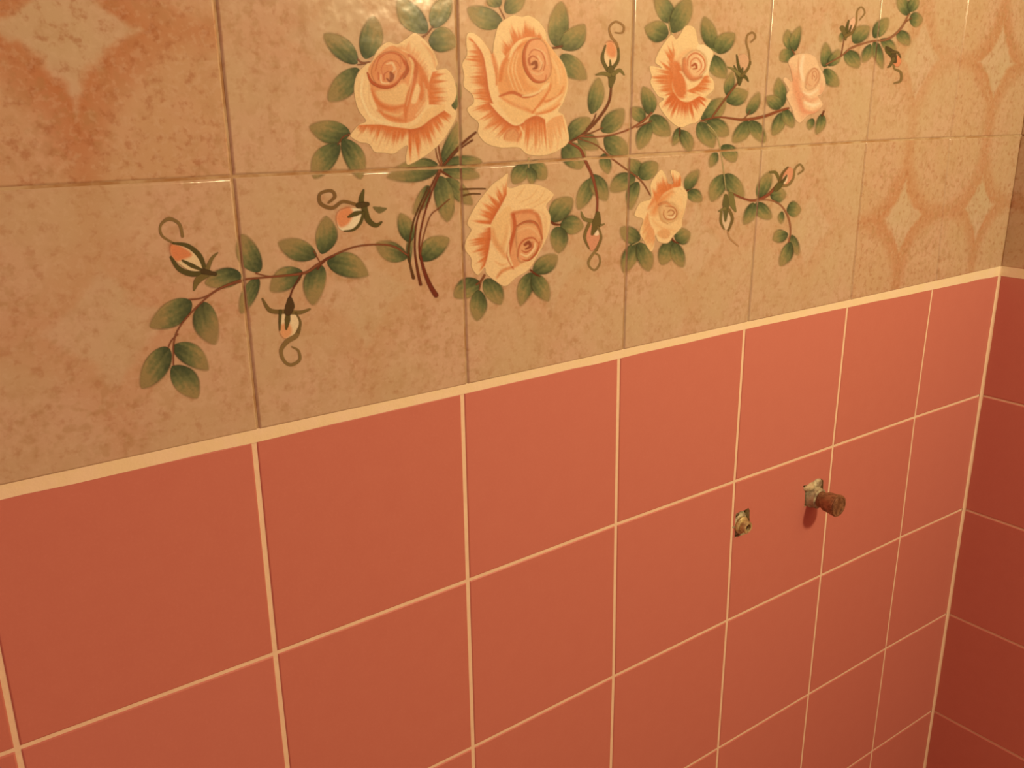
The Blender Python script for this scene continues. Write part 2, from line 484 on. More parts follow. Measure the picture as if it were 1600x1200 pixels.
def spline(pts, n=10, closed=False):
    P = np.asarray(pts, float)
    if len(P) < 3 and not closed:
        t = np.linspace(0, 1, n)[:, None]; return P[0] * (1 - t) + P[-1] * t
    out = []
    m = len(P)
    rngk = range(m) if closed else range(m - 1)
    for k in rngk:
        if closed: p0, p1, p2, p3 = P[(k - 1) % m], P[k], P[(k + 1) % m], P[(k + 2) % m]
        else: p0, p1, p2, p3 = P[max(k - 1, 0)], P[k], P[k + 1], P[min(k + 2, m - 1)]
        t = np.linspace(0, 1, n, endpoint=False)[:, None]
        out.append(.5 * ((2 * p1) + (-p0 + p2) * t + (2 * p0 - 5 * p1 + 4 * p2 - p3) * t ** 2 + (-p0 + 3 * p1 - 3 * p2 + p3) * t ** 3))
    if not closed: out.append(P[-1:])
    return np.concatenate(out)

def seg_dist(X, Y, P, closed):
    """distance to a polyline, position along it (0..1)"""
    A = P; B = np.roll(P, -1, 0) if closed else P[1:]
    if not closed: A = P[:-1]
    best = np.full(X.shape, 1e9); par = np.zeros(X.shape)
    n = len(A)
    for k in range(n):
        dx, dy = B[k] - A[k]; L = dx * dx + dy * dy + 1e-12
        t = np.clip(((X - A[k][0]) * dx + (Y - A[k][1]) * dy) / L, 0, 1)
        d = np.hypot(X - A[k][0] - t * dx, Y - A[k][1] - t * dy)
        m = d < best; best[m] = d[m]; par[m] = (k + t[m]) / n
    return best, par
def inside(X, Y, P):
    c = np.zeros(X.shape, bool); n = len(P)
    for k in range(n):
        x0, y0 = P[k]; x1, y1 = P[(k + 1) % n]
        if y0 == y1: continue
        m = ((y0 > Y) != (y1 > Y)) & (X < (x1 - x0) * (Y - y0) / (y1 - y0) + x0)
        c ^= m
    return c

class Canvas:
    """a patch of paint: colours laid over each other, later turned into a thin vertex-coloured mesh on the tile"""
    def __init__(self, x0, y0, x1, y1, res=1.0, T=(0, 0, 1)):
        self.T = T
        x0, y0 = self.tr((x0, y0)); x1, y1 = self.tr((x1, y1))
        self.res = res
        self.xs = np.arange(x0, x1 + res, res); self.ys = np.arange(y0, y1 + res, res)
        self.X, self.Y = np.meshgrid(self.xs, self.ys)
        self.rgb = np.zeros(self.X.shape + (3,)); self.a = np.zeros(self.X.shape)
        self.n = rng.random((64, 64))
    def tr(self, p): return (p[0] / self.T[2] + self.T[0], p[1] / self.T[2] + self.T[1])
    def pts(self, P): return np.array([self.tr(p) for p in P])
    def over(self, cov, col):
        cov = np.clip(cov, 0, 1)
        na = cov + self.a * (1 - cov)
        col = np.broadcast_to(np.asarray(col, float), self.rgb.shape)
        w = np.where(na > 1e-6, cov / np.maximum(na, 1e-6), 0)[..., None]
        self.rgb = np.where(self.a[..., None] > 1e-6, self.rgb * (1 - w) + col * w, np.where(cov[..., None] > 0, col, self.rgb))
        self.a = na
    def fill(self, P, col, al=1, soft=1.0, n=6, smooth=True, clip=None):
        Q = self.pts(P); Q = spline(Q, n, True) if smooth else Q
        d, _ = seg_dist(self.X, self.Y, Q, True)
        sd = np.where(inside(self.X, self.Y, Q), d, -d)
        cov = np.clip(.5 + sd / (2 * soft), 0, 1)
        cov = cov * cov * (3 - 2 * cov) * al
        if clip is not None: cov = cov * clip
        self.over(cov, alb(*col)); return cov
    def stroke(self, P, w, col, al=1, soft=.9, clip=None, col2=None, n=8):
        Q = spline(self.pts(P), n); s = 1 / self.T[2]
        w = np.atleast_1d(np.asarray(w, float)) * s
        d, t = seg_dist(self.X, self.Y, Q, False)
        hw = np.interp(t, np.linspace(0, 1, len(w)), w) / 2
        cov = np.clip(.5 + (hw - d) / (2 * soft), 0, 1) * np.clip(hw / .5, 0, 1) * al
        if clip is not None: cov = cov * clip
        c = alb(*col)
        if col2 is not None: c = c[None, None] * (1 - t[..., None]) + alb(*col2)[None, None] * t[..., None]
        self.over(cov, c); return cov
    def petal(self, inner, outer, cin, cout, reach=.55, var=.3, freq=26, al=1, clip=None, soft=1.0, dark=None, seed=0):
        """a frilled petal: strong colour at the fold, streaked brush ends running out into the pale edge"""
        r = np.random.default_rng(seed)
        I = spline(self.pts(inner), 12); O = spline(self.pts(outer), 12)
        ns, nt_ = 260, 110
        def res(P):
            L = np.r_[0, np.cumsum(np.hypot(*np.diff(P, axis=0).T))]; L /= L[-1]
            q = np.linspace(0, 1, ns); return np.stack([np.interp(q, L, P[:, 0]), np.interp(q, L, P[:, 1])], 1)
        I, O = res(I), res(O)
        t = np.linspace(0, 1, nt_)
        G = I[:, None] * (1 - t)[None, :, None] + O[:, None] * t[None, :, None]
        q = np.linspace(0, 1, ns)
        k1 = np.interp(q, np.linspace(0, 1, freq), r.random(freq)); k2 = np.interp(q, np.linspace(0, 1, freq * 3), r.random(freq * 3))
        R = reach + var * (k1 - .5) * 2.2 + .30 * (k2 - .5)
        f = np.clip((t[None] - R[:, None] - .10) / .52 + .5, 0, 1); f = f * f * (3 - 2 * f)
        # pale brush lines inside the strong colour
        st = np.clip((np.interp(q, np.linspace(0, 1, freq * 2), r.random(freq * 2)) - .55) * 2.2, 0, .6)
        f = np.clip(f + st[:, None] * t[None] * 1.2, 0, 1)
        ci, co = alb(*cin), alb(*cout)
        C = ci * (1 - f[..., None]) + co * f[..., None]
        if dark is not None:
            g = np.clip(1 - t / .25, 0, 1)[None, :, None] * .7
            C = C * (1 - g) + alb(*dark) * g
        ix = np.round((G[..., 0] - self.xs[0]) / self.res).astype(int); iy = np.round((G[..., 1] - self.ys[0]) / self.res).astype(int)
        ok = (ix >= 0) & (iy >= 0) & (ix < len(self.xs)) & (iy < len(self.ys))
        acc = np.zeros(self.rgb.shape); cnt = np.zeros(self.a.shape)
        np.add.at(acc, (iy[ok], ix[ok]), C[ok]); np.add.at(cnt, (iy[ok], ix[ok]), 1)
        for _ in range(2):      # close pinholes
            z = cnt == 0
            a2 = sum(np.roll(acc, s_, ax) for s_, ax in ((1, 0), (-1, 0), (1, 1), (-1, 1))); c2 = sum(np.roll(cnt, s_, ax) for s_, ax in ((1, 0), (-1, 0), (1, 1), (-1, 1)))
            acc[z] = a2[z]; cnt[z] = c2[z]
        F = acc / np.maximum(cnt, 1e-9)[..., None]
        Q = np.concatenate([I, O[::-1]])[::6]
        d, _ = seg_dist(self.X, self.Y, Q, True)
        sd = np.where(inside(self.X, self.Y, Q), d, -d)
        cov = np.clip(.5 + sd / (2 * soft), 0, 1) * (cnt > 0) * al
        if clip is not None: cov = cov * clip
        self.over(cov, F)
    def build(self, name, parent, layer, jitter=True):
        x, z = wall_m(self.X, self.Y, UP_Y)
        a = self.a * joint_fade(x, z)
        a = np.where(a < .02, 0, a)
        rgb = self.rgb.copy()
        if jitter:      # dry brush grain
            g = rng.normal(0, .035, self.a.shape); g = (g + np.roll(g, 1, 0) + np.roll(g, 1, 1) + np.roll(g, (1, 1), (0, 1))) / 2
            rgb = np.clip(rgb * (1 + g[..., None]), .003, .93)
        H, W = a.shape
        nz = np.maximum.reduce([a[:-1, :-1], a[1:, :-1], a[:-1, 1:], a[1:, 1:]]) > 0
        iy, ix = np.nonzero(nz)
        if len(iy) == 0: return None
        idx = np.stack([iy * W + ix, (iy + 1) * W + ix, (iy + 1) * W + ix + 1, iy * W + ix + 1], 1)
        used, inv = np.unique(idx, return_inverse=True); inv = inv.reshape(idx.shape)
        co = np.stack([x.ravel()[used], np.full(len(used), UP_Y - .00006 - .000025 * layer), z.ravel()[used]], 1)
        me = bpy.data.meshes.new(name)
        me.vertices.add(len(co)); me.vertices.foreach_set('co', co.astype(np.float32).ravel())
        me.loops.add(inv.size); me.loops.foreach_set('vertex_index', inv.ravel().astype(np.int32))
        me.polygons.add(len(inv)); me.polygons.foreach_set('loop_start', np.arange(0, inv.size, 4, dtype=np.int32))
        me.update(calc_edges=True)
        ca = me.color_attributes.new('Paint', 'FLOAT_COLOR', 'POINT')
        cc = np.concatenate([rgb.reshape(-1, 3)[used], a.ravel()[used][:, None]], 1)
        # colour of empty vertices next to paint: take the mean paint colour, so that edges do not darken
        em = a.ravel()[used] <= 0
        if em.any() and (~em).any():
            src = self.rgb.reshape(-1, 3)[used]
            blank = em & (self.a.ravel()[used] <= 1e-6)
            cc[blank, :3] = src[~em].mean(0)
        ca.data.foreach_set('color', cc.astype(np.float32).ravel())
        o = link(name, me, None, ['paint'])
        if parent is not None:
            if parent.type == 'EMPTY': adopt(o, parent)
            else: o.parent = parent; o.matrix_parent_inverse = parent.matrix_parent_inverse.inverted() if False else Matrix.Identity(4)
        return o

mx, mz = (float(q) for q in wall_m(668, 440))
mural = empty('rose_tile_picture', (mx, 0, mz))
tag(mural, 'hand-painted spray of peach roses with green leaves across the beige tiles above the cream strip', 'tile painting')

# ---- leaves
DG, MG, OL = (72, 78, 42), (118, 110, 58), (170, 132, 72)
def leaf(parent, bx, by, tx, ty, w, tone=0.0, layer=2, side=None):
    """base point, tip point, width; tone -1 dark .. 1 faded"""
    L = math.hypot(tx - bx, ty - by); pad = w * .62 + 4
    cv = Canvas(min(bx, tx) - pad, min(by, ty) - pad, max(bx, tx) + pad, max(by, ty) + pad, res=1.0 if w > 15 else .75)
    ex, ey = (tx - bx) / L, (ty - by) / L; nx, ny = -ey, ex
    side = side if side is not None else random.choice((-1, 1))
    bend = random.uniform(-.07, .07) * L
    u = ((cv.X - bx) * ex + (cv.Y - by) * ey) / L
    v = (cv.X - bx) * nx + (cv.Y - by) * ny - bend * 4 * np.clip(u, 0, 1) * (1 - np.clip(u, 0, 1))
    uc = np.clip(u, 0, 1)
    pw = random.uniform(.80, .98)
    prof = np.sin(np.pi * uc ** pw) ** random.uniform(.58, .72) * (w * .53)
    soft = .9 + uc * 2.0
    dist = prof - np.abs(v)
    over_end = np.maximum(np.maximum(-u, u - 1) * L, 0)
    cov = np.clip(.5 + (dist - over_end * 2) / (2 * soft), 0, 1)
    q = np.clip(v / (w * .5 + 1e-6), -1.2, 1.2) * side           # -1 pale side, 1 dark side
    ph = random.uniform(0, 6)
    streak = .07 * np.sin(q * 6 + ph + uc * 2) + .06 * np.sin(q * 13 + ph * 2 + uc * 3)
    bl_ = rng.normal(0, 1, cv.X.shape)
    for _ in range(5): bl_ = (bl_ + np.roll(bl_, 1, 0) + np.roll(bl_, 1, 1) + np.roll(bl_, -1, 0) + np.roll(bl_, -1, 1)) / 5
    f = np.clip(uc * 1.38 - .08 - .28 * q + streak + bl_ * .3 + .16 * tone, 0, 1)
    c = np.where(f[..., None] < .5, alb(*DG) * (1 - f[..., None] * 2) + alb(*MG) * f[..., None] * 2, alb(*MG) * (2 - f[..., None] * 2) + alb(*OL) * (f[..., None] * 2 - 1))
    vein = np.exp(-(v / 1.2) ** 2) * np.clip(1 - uc * 1.8, 0, 1) * .28
    c = c * (1 - vein[..., None]) + alb(52, 58, 24) * vein[..., None]
    edge = np.exp(-(dist / 2.2) ** 2) * np.clip(q * 1.6, 0, 1) * .42 * np.clip(1.15 - uc, 0, 1)
    c = c * (1 - edge[..., None]) + alb(60, 56, 22) * edge[..., None]
    a = cov * (1 - np.clip(uc - .5, 0, 1) * (.55 + .2 * tone)) * (.96 - .2 * max(tone, 0))
    cv.over(a, c)
    return cv.build('leaf', parent, layer)

BR, DB = (140, 74, 40), (112, 52, 26)
def branch(strokes, layer=3):
    """one painted stem with its side twigs"""
    P = np.concatenate([np.array(s[0], float) for s in strokes])
    cv = Canvas(P[:, 0].min() - 6, P[:, 1].min() - 6, P[:, 0].max() + 6, P[:, 1].max() + 6, res=1.0)
    for s in strokes:
        pts, w, c = s[0], s[1], s[2]
        cv.stroke(pts, w, c, s[3] if len(s) > 3 else .92, soft=.8)
    return cv.build('branch', mural, layer)

def leaves(parent, rows, layer=2):
    for k, r in enumerate(rows):
        leaf(parent, *r[:5], tone=r[5] if len(r) > 5 else random.uniform(-.3, .5), layer=layer + (k % 6) * .18)

# the main bunch of stems below the knot
b = branch([([(686, 266), (669, 301), (652, 343), (648, 386), (652, 420), (657, 444)], [3, 3, 2.5, 3, 4, 5], DB),
            ([(688, 268), (674, 301), (661, 343), (655, 383), (661, 417), (671, 444), (681, 461)], [3, 2.5, 2.5, 3, 5, 7, 8], (120, 48, 26)),
            ([(668, 293), (647, 343), (639, 386), (640, 409), (646, 434)], [2, 2.5, 3, 3, 5], (100, 58, 26)),
            ([(702, 311), (686, 325), (672, 338), (661, 372), (657, 397)], [1.5, 2, 1.6, 2, 2], BR),
            ([(686, 268), (690, 258), (687, 240), (684, 222)], [4, 3, 3, 2], BR), ([(690, 262), (683, 245), (680, 226)], [2, 2, 1.6], BR),
            ([(688, 266), (706, 241), (724, 223), (743, 207)], [3, 3, 4, 3.5], DB), ([(692, 261), (716, 235), (738, 219)], [1.5, 2, 3], DB),
            ([(690, 268), (698, 273), (705, 277)], [4, 3, 1.5], DB)], 3.2)
branch([([(719, 296), (738, 295), (758, 295)], [3, 2.6, 2.4], (110, 66, 28))], 3.2)
branch([([(722, 306), (736, 303), (750, 303)], [3, 2.6, 2], (110, 66, 28))], 3.2)
leaves(b, [(690, 253, 717, 190, 22, .2), (684, 257, 636, 261, 17, -.6), (685, 263, 604, 277, 33, .5), (690, 260, 753, 252, 27, -.3), (692, 267, 750, 276, 22, .3),
           (688, 275, 699, 347, 29, .1), (670, 290, 645, 335, 19, .8), (696, 279, 738, 320, 24, .2), (700, 312, 700, 345, 16, 1),
           (709, 172, 717, 128, 16, -.2), (641, 378, 625, 333, 24, -.3), (636, 403, 587, 380, 29, .6), (656, 406, 702, 372, 31, -.1), (640, 412, 645, 362, 9, -.9)])
# left-hand branch running out to the corner of the painting
b = branch([([(637, 399), (615, 385), (587, 382), (553, 386), (519, 400), (496, 414), (473, 427), (417, 433), (376, 438), (339, 453), (307, 480), (283, 507), (272, 533), (271, 570)],
             [2.5, 3, 2.6, 2.6, 3, 5, 4, 3, 3, 3, 2.6, 2.6, 2.4, 2], BR),
            ([(296, 468), (317, 465), (349, 449), (378, 440)], [2.4, 2.2, 2, 2], BR), ([(400, 427), (425, 432), (470, 428)], [2, 2, 2], BR), ([(522, 400), (508, 406), (496, 420)], [2, 4, 3], DB),
            ([(472, 426), (457, 453), (452, 470)], [2.5, 2.5, 3.5], DB), ([(278, 522), (268, 532), (263, 543)], [2, 2, 2], BR), ([(500, 410), (490, 392)], [2, 1.6], BR)], 3.3)
leaves(b, [(503, 397, 510, 337, 32, .1), (495, 400, 434, 379, 32, .3), (511, 408, 576, 430, 36, 0), (501, 414, 488, 477, 32, .2), (472, 423, 422, 455, 33, .3),
           (405, 425, 377, 366, 33, .2), (403, 434, 376, 490, 22, -.2), (377, 430, 320, 443, 29, -.6), (299, 471, 234, 511, 37, .1), (317, 472, 336, 539, 37, .6),
           (263, 543, 221, 607, 36, .1), (271, 540, 326, 578, 32, -.1), (269, 572, 309, 622, 37, -.4)])
# leaves round the first large rose
def sprig(strokes, rows, layer=3.1):
    leaves(branch(strokes, layer), rows)
sprig([([(559, 93), (566, 98), (578, 97)], [2.5, 3, 2], BR), ([(559, 101), (568, 100), (577, 98)], [2, 2, 2], BR)], [(558, 99, 506, 53, 30, .2), (571, 92, 584, 25, 34, .2), (560, 107, 513, 158, 34, .2)])
sprig([([(660, 58), (668, 52), (676, 42)], [3, 2.6, 2], BR)], [(667, 51, 622, -4, 34, -.3), (676, 44, 703, -8, 30, .1), (670, 62, 716, 68, 37, .2)])
sprig([([(546, 210), (536, 214), (528, 226)], [2.4, 1.6, 1.6], BR)], [(547, 209, 483, 198, 34, -.1), (530, 225, 490, 279, 33, .1), (536, 217, 564, 280, 30, -.3)])
# leaves round the second large rose
sprig([([(864, 75), (871, 74), (878, 72)], [3, 4, 3], DB)], [(870, 73, 877, 2, 30, .1), (877, 76, 914, 38, 32, .1), (876, 86, 917, 124, 30, .4)])
sprig([([(790, 32), (786, 24), (780, 12)], [2, 2, 1.6], BR)], [(785, 38, 730, 13, 32, -.1), (781, 10, 764, -14, 22, 0), (790, 20, 820, -10, 26, .2)])
# the branch with the tall bud
b = branch([([(955, 130), (951, 160), (931, 190), (910, 210), (888, 223)], [3.5, 4, 4.5, 4, 3], DB), ([(931, 178), (926, 190), (916, 202)], [1.6, 2.4, 2], DB), ([(906, 213), (925, 207), (941, 200)], [2.4, 2, 1.6], BR),
            ([(905, 213), (930, 214), (955, 211), (983, 202), (1006, 188), (1018, 176)], [2.4, 2.2, 2, 2.6, 3.4, 2.4], (150, 76, 42)), ([(995, 199), (1006, 194), (1018, 189)], [2, 2, 1.4], BR),
            ([(905, 217), (932, 227), (955, 247), (978, 264), (1002, 283), (1016, 305)], [2, 1.8, 2.6, 2.4, 2.4, 2], BR),
            ([(888, 222), (906, 233), (914, 250), (926, 277), (933, 310), (932, 336)], [3, 4, 5, 4.5, 3.6, 3.2], (140, 62, 36))], 3.3)
leaves(b, [(924, 178, 935, 121, 23, 0), (888, 218, 922, 184, 27, -.1), (940, 206, 975, 170, 28, .3), (903, 217, 936, 232, 25, .7), (944, 214, 983, 241, 30, .2), (882, 224, 908, 264, 36, -.2), (943, 240, 950, 272, 17, -.3),
           (925, 279, 903, 328, 22, .1), (925, 273, 948, 314, 25, .4), (1016, 179, 1005, 135, 22, -.4), (1006, 191, 986, 168, 20, 0), (1015, 191, 998, 234, 22, .2), (1017, 181, 1047, 212, 27, .2),
           (998, 275, 984, 248, 22, .2), (1000, 279, 1027, 254, 26, 0), (992, 276, 953, 299, 26, .4), (996, 284, 985, 328, 18, -.2)])
# leaves round the upper middle rose
sprig([([(1050, 57), (1047, 45), (1045, 34)], [2, 1.8, 1.6], (170, 140, 80))], [(1046, 35, 1024, -8, 26, 0), (1050, 51, 1077, -4, 29, .2), (1044, 54, 1007, 43, 32, -.1)])
sprig([([(1108, 78), (1114, 77), (1120, 81)], [3, 4, 2], MG)], [(1113, 77, 1100, 26, 23, .3), (1119, 82, 1148, 52, 26, .1), (1111, 86, 1134, 122, 25, -.2)])
sprig([([(1061, 194), (1062, 200), (1062, 212)], [2, 2, 1.6], DB)], [(1061, 200, 1051, 228, 13, .3), (1064, 203, 1079, 239, 19, .5)])
# the branch below it towards the small pale rose
b = branch([([(1095, 189), (1123, 183), (1161, 187), (1193, 182), (1215, 174), (1232, 169)], [2, 2.4, 4, 4.5, 4, 3], (146, 70, 38)), ([(1113, 182), (1137, 149), (1152, 130)], [3, 3, 2.4], BR), ([(1161, 187), (1168, 179), (1172, 172)], [2.4, 1.6, 1], BR),
            ([(1106, 195), (1120, 212), (1128, 250), (1134, 296)], [2, 1.8, 1.6, 1.6], (186, 150, 90)),
            ([(1146, 303), (1164, 311), (1180, 313), (1199, 305), (1215, 288)], [2, 3, 4, 5, 3], (146, 70, 40)), ([(1180, 313), (1204, 313), (1221, 322), (1232, 341), (1235, 362), (1232, 378)], [2, 2, 2.4, 3, 2.4, 2], (160, 92, 54))], 3.3)
leaves(b, [(1097, 188, 1133, 154, 28, 0), (1136, 149, 1145, 111, 15, .2), (1135, 159, 1169, 144, 26, .1), (1092, 191, 1115, 231, 27, -.1), (1105, 189, 1139, 211, 25, .2), (1168, 179, 1186, 144, 16, .5),
           (1169, 189, 1145, 223, 21, .1), (1171, 189, 1195, 223, 20, .2), (1222, 167, 1216, 121, 19, -.5), (1220, 169, 1196, 151, 20, .2), (1221, 176, 1207, 212, 18, -.1), (1225, 170, 1239, 200, 17, .1),
           (1128, 227, 1149, 253, 22, 0), (1119, 236, 1109, 262, 13, .4), (1132, 273, 1111, 315, 23, .1), (1133, 272, 1162, 309, 24, .3), (1185, 310, 1204, 268, 19, .2), (1203, 305, 1229, 303, 24, .5),
           (1181, 317, 1205, 342, 20, 0), (1178, 317, 1162, 351, 18, .3), (1229, 329, 1252, 327, 23, .3), (1222, 330, 1220, 350, 9, .2), (1231, 365, 1207, 375, 19, .1), (1235, 378, 1219, 416, 18, -.2), (1237, 367, 1247, 399, 14, .8)])
# leaves round the lower left rose
sprig([([(856, 343), (866, 350), (875, 351)], [3, 4, 2.4], DB)], [(861, 346, 894, 309, 30, 0), (875, 352, 912, 353, 28, 0), (872, 354, 873, 396, 26, .2)])
sprig([([(829, 422), (836, 428), (844, 432)], [3, 3, 1.4], DB)], [(833, 425, 871, 399, 26, .3), (831, 426, 813, 478, 23, -.1), (833, 427, 857, 471, 25, 0)])
sprig([([(757, 430), (752, 438), (744, 445)], [3.4, 3, 2], BR), ([(752, 438), (749, 452)], [2.4, 1.6], BR)], [(749, 440, 709, 464, 29, 0), (748, 453, 745, 502, 25, .2), (758, 436, 783, 476, 27, .2)])
sprig([([(826, 247), (826, 262)], [1.8, 1.4], (190, 150, 90))], [(825, 256, 801, 287, 24, -.1), (828, 253, 853, 280, 26, .1), (827, 262, 831, 289, 15, -.5)])
# leaves round the lower right rose
sprig([([(1047, 368), (1052, 376), (1060, 380)], [3, 3, 1.2], DB)], [(1054, 373, 1079, 364, 25, .2), (1051, 376, 1033, 414, 24, 0), (1053, 379, 1067, 418, 20, .1)])
sprig([([(1006, 374), (998, 378), (988, 383)], [1.4, 1.6, 1.2], (190, 150, 90))], [(999, 377, 969, 356, 24, .4), (995, 379, 974, 426, 23, .1), (998, 379, 1014, 424, 24, .3)])
sprig([([(1071, 299), (1075, 297)], [2.4, 2], DB)], [(1072, 297, 1092, 265, 18, .4), (1074, 300, 1097, 314, 19, .1)])
# the far right tip of the painting
b = branch([([(1291, 101), (1315, 87), (1330, 75), (1360, 65), (1387, 61), (1407, 45), (1420, 22)], [2, 2, 3, 2.6, 3.4, 3.4, 2], (158, 92, 54)), ([(1314, 87), (1319, 60)], [2, 1.6], BR), ([(1414, 35), (1424, 28)], [2, 1.4], BR)], 3.3)
leaves(b, [(1288, 105, 1290, 66, 16, 0), (1294, 103, 1311, 77, 16, .3), (1288, 108, 1310, 135, 21, .2), (1333, 67, 1358, 41, 22, .3),
           (1365, 59, 1388, 28, 19, 0), (1321, 80, 1342, 106, 22, .1), (1360, 69, 1348, 98, 15, .2), (1366, 64, 1366, 91, 10, -.2), (1369, 65, 1379, 108, 14, 0), (1376, 61, 1400, 80, 16, .4), (1419, 24, 1404, -8, 18, 0),
           (1421, 18, 1433, -7, 16, 0), (1421, 31, 1442, 30, 22, .3), (1403, 49, 1421, 71, 18, .5), (1317, 50, 1313, 66, 7, .2)])

sprig([([(1238, 78), (1242, 85)], [2, 1.6], BR)], [(1237, 80, 1230, 46, 16, .1), (1240, 80, 1250, 41, 15, 0), (1240, 82, 1218, 94, 20, .1)])
sprig([([(1287, 174), (1284, 181)], [3, 2.4], DB)], [(1270, 185, 1264, 203, 11, .1), (1285, 178, 1275, 210, 14, .2)])

# ---- rosebuds
SEP, TEN = (92, 76, 32), (146, 106, 52)
def bud(box, petals, sepals, tendril, layer=4):
    """petals: fills (polygon, colour[, alpha]); sepals: strokes; tendril: one curling stroke"""
    P = petals[0][0]
    def cvs(): return Canvas(*box, res=.75)
    c = cvs()
    for p in petals: c.fill(p[0], p[1], p[2] if len(p) > 2 else .95, soft=p[3] if len(p) > 3 else 1.2)
    o = c.build('rosebud', mural, layer)
    for ks, s in enumerate(sepals):
        c = cvs(); c.stroke(s[0], s[1], s[2] if len(s) > 2 else SEP, s[3] if len(s) > 3 else .93, soft=.8)
        c.build('sepal', o, layer + .4 + .2 * ks)
    if tendril:
        c = cvs(); c.stroke(tendril[0], tendril[1], tendril[2] if len(tendril) > 2 else TEN, .85, soft=.8)
        c.build('tendril', o, layer + .2)
CR, OR = (248, 200, 140), (226, 122, 62)
bud((240, 330, 350, 460), [([(268, 383), (285, 384), (305, 397), (318, 420), (300, 424), (280, 412), (268, 400)], (244, 192, 128)), ([(267, 382), (284, 385), (300, 398), (285, 406), (275, 408), (267, 398)], (224, 116, 60), .9, 3.0)],
    [([(271, 380), (293, 384), (312, 400), (321, 424)], [3, 7, 8, 6]), ([(267, 402), (280, 420), (301, 428), (326, 425)], [4, 8, 9, 6]), ([(285, 407), (300, 415), (318, 423)], [3, 7, 3]), ([(323, 422), (331, 404), (340, 395)], [8, 5, 2], (130, 100, 48)), ([(326, 427), (309, 438), (303, 453)], [9, 11, 3], (124, 96, 44)), ([(318, 424), (336, 428)], [9, 6], (84, 62, 28))],
    ([(285, 369), (280, 350), (264, 342), (251, 352), (253, 368), (271, 380)], [5, 5, 6, 4, 4, 3]))
bud((495, 285, 605, 372), [([(530, 330), (548, 325), (565, 328), (568, 342), (558, 356), (540, 361), (529, 356), (526, 342)], (248, 204, 146)), ([(530, 329), (546, 324), (552, 334), (544, 350), (531, 355), (525, 342)], (226, 122, 64), .9, 3.2)],
    [([(568, 297), (565, 308), (564, 318)], [3, 8, 9]), ([(568, 320), (575, 343), (587, 352), (596, 347)], [10, 9, 7, 3]), ([(544, 339), (555, 334), (566, 331)], [3, 8, 4]), ([(568, 332), (563, 348), (552, 359), (538, 361)], [5, 5, 4, 2]), ([(584, 324), (593, 328), (603, 326)], [3, 11, 3], (124, 104, 52), .7), ([(560, 321), (574, 319)], [9, 7], (84, 62, 28))],
    ([(560, 321), (536, 315), (519, 325), (501, 318), (500, 303), (517, 298), (523, 307), (513, 317)], [5, 5, 6, 6, 5, 5, 6, 3], (136, 92, 44)))
bud((400, 455, 492, 580), [([(441, 488), (458, 487), (467, 500), (465, 518), (448, 529), (438, 520), (436, 503)], (246, 196, 134)), ([(438, 508), (452, 506), (456, 520), (446, 529), (438, 522)], (228, 138, 76), .85, 3.2)],
    [([(444, 487), (422, 485), (410, 467)], [7, 7, 3], (124, 92, 42)), ([(456, 488), (470, 488), (484, 483)], [7, 6, 3], (130, 98, 46)), ([(438, 486), (437, 503), (437, 516)], [5, 4, 2]), ([(450, 487), (449, 500), (447, 514)], [6, 9, 3], (100, 78, 32)), ([(453, 468), (453, 478), (450, 487)], [8, 15, 12], (84, 58, 26)), ([(462, 489), (469, 503), (466, 518)], [2, 4, 5], (124, 92, 44))],
    ([(467, 515), (462, 525), (448, 534), (439, 548), (444, 564), (455, 570), (468, 562), (466, 548), (456, 542)], [6, 8, 8, 6, 5, 5, 5, 4, 2]))
bud((925, 26, 982, 140), [([(946, 68), (955, 66), (963, 74), (965, 90), (958, 106), (951, 108), (944, 94), (944, 78)], (246, 188, 126)), ([(947, 68), (956, 65), (963, 76), (962, 88), (954, 90), (947, 82)], (222, 116, 62), .85, 4)],
    [([(946, 71), (941, 92), (951, 112)], [2, 5, 6]), ([(953, 94), (954, 110)], [2, 6]), ([(953, 111), (965, 95), (966, 76)], [6, 5, 3]), ([(954, 108), (956, 122), (954, 134)], [10, 12, 6], (96, 78, 34)), ([(952, 117), (942, 115), (931, 117)], [7, 6, 2], (120, 96, 44)), ([(958, 116), (968, 110), (975, 117)], [7, 6, 2], (120, 96, 44))],
    ([(966, 80), (963, 68), (955, 57), (952, 43), (962, 34), (974, 41), (972, 51), (961, 51)], [3, 4, 4, 3, 3.4, 3.4, 3, 2], (160, 104, 52)))
bud((900, 325, 952, 428), [([(919, 353), (934, 355), (938, 370), (930, 388), (922, 391), (916, 374)], (222, 136, 90)), ([(929, 352), (935, 358), (936, 366), (930, 368), (927, 362)], (248, 196, 142), .9)],
    [([(928, 346), (913, 342), (908, 331)], [7, 6, 2], (130, 104, 52)), ([(936, 353), (944, 350)], [4, 2], (140, 110, 56)), ([(920, 350), (913, 370), (920, 388)], [5, 4, 2], (124, 94, 44)), ([(934, 333), (932, 348), (925, 366)], [6, 14, 4], (104, 82, 36)), ([(934, 354), (939, 371), (932, 390)], [3, 4, 4], (132, 98, 48))],
    ([(932, 390), (921, 405), (920, 415), (929, 422), (937, 412), (936, 400), (930, 396)], [4, 4, 3, 3, 3, 3, 2], (150, 112, 58)))
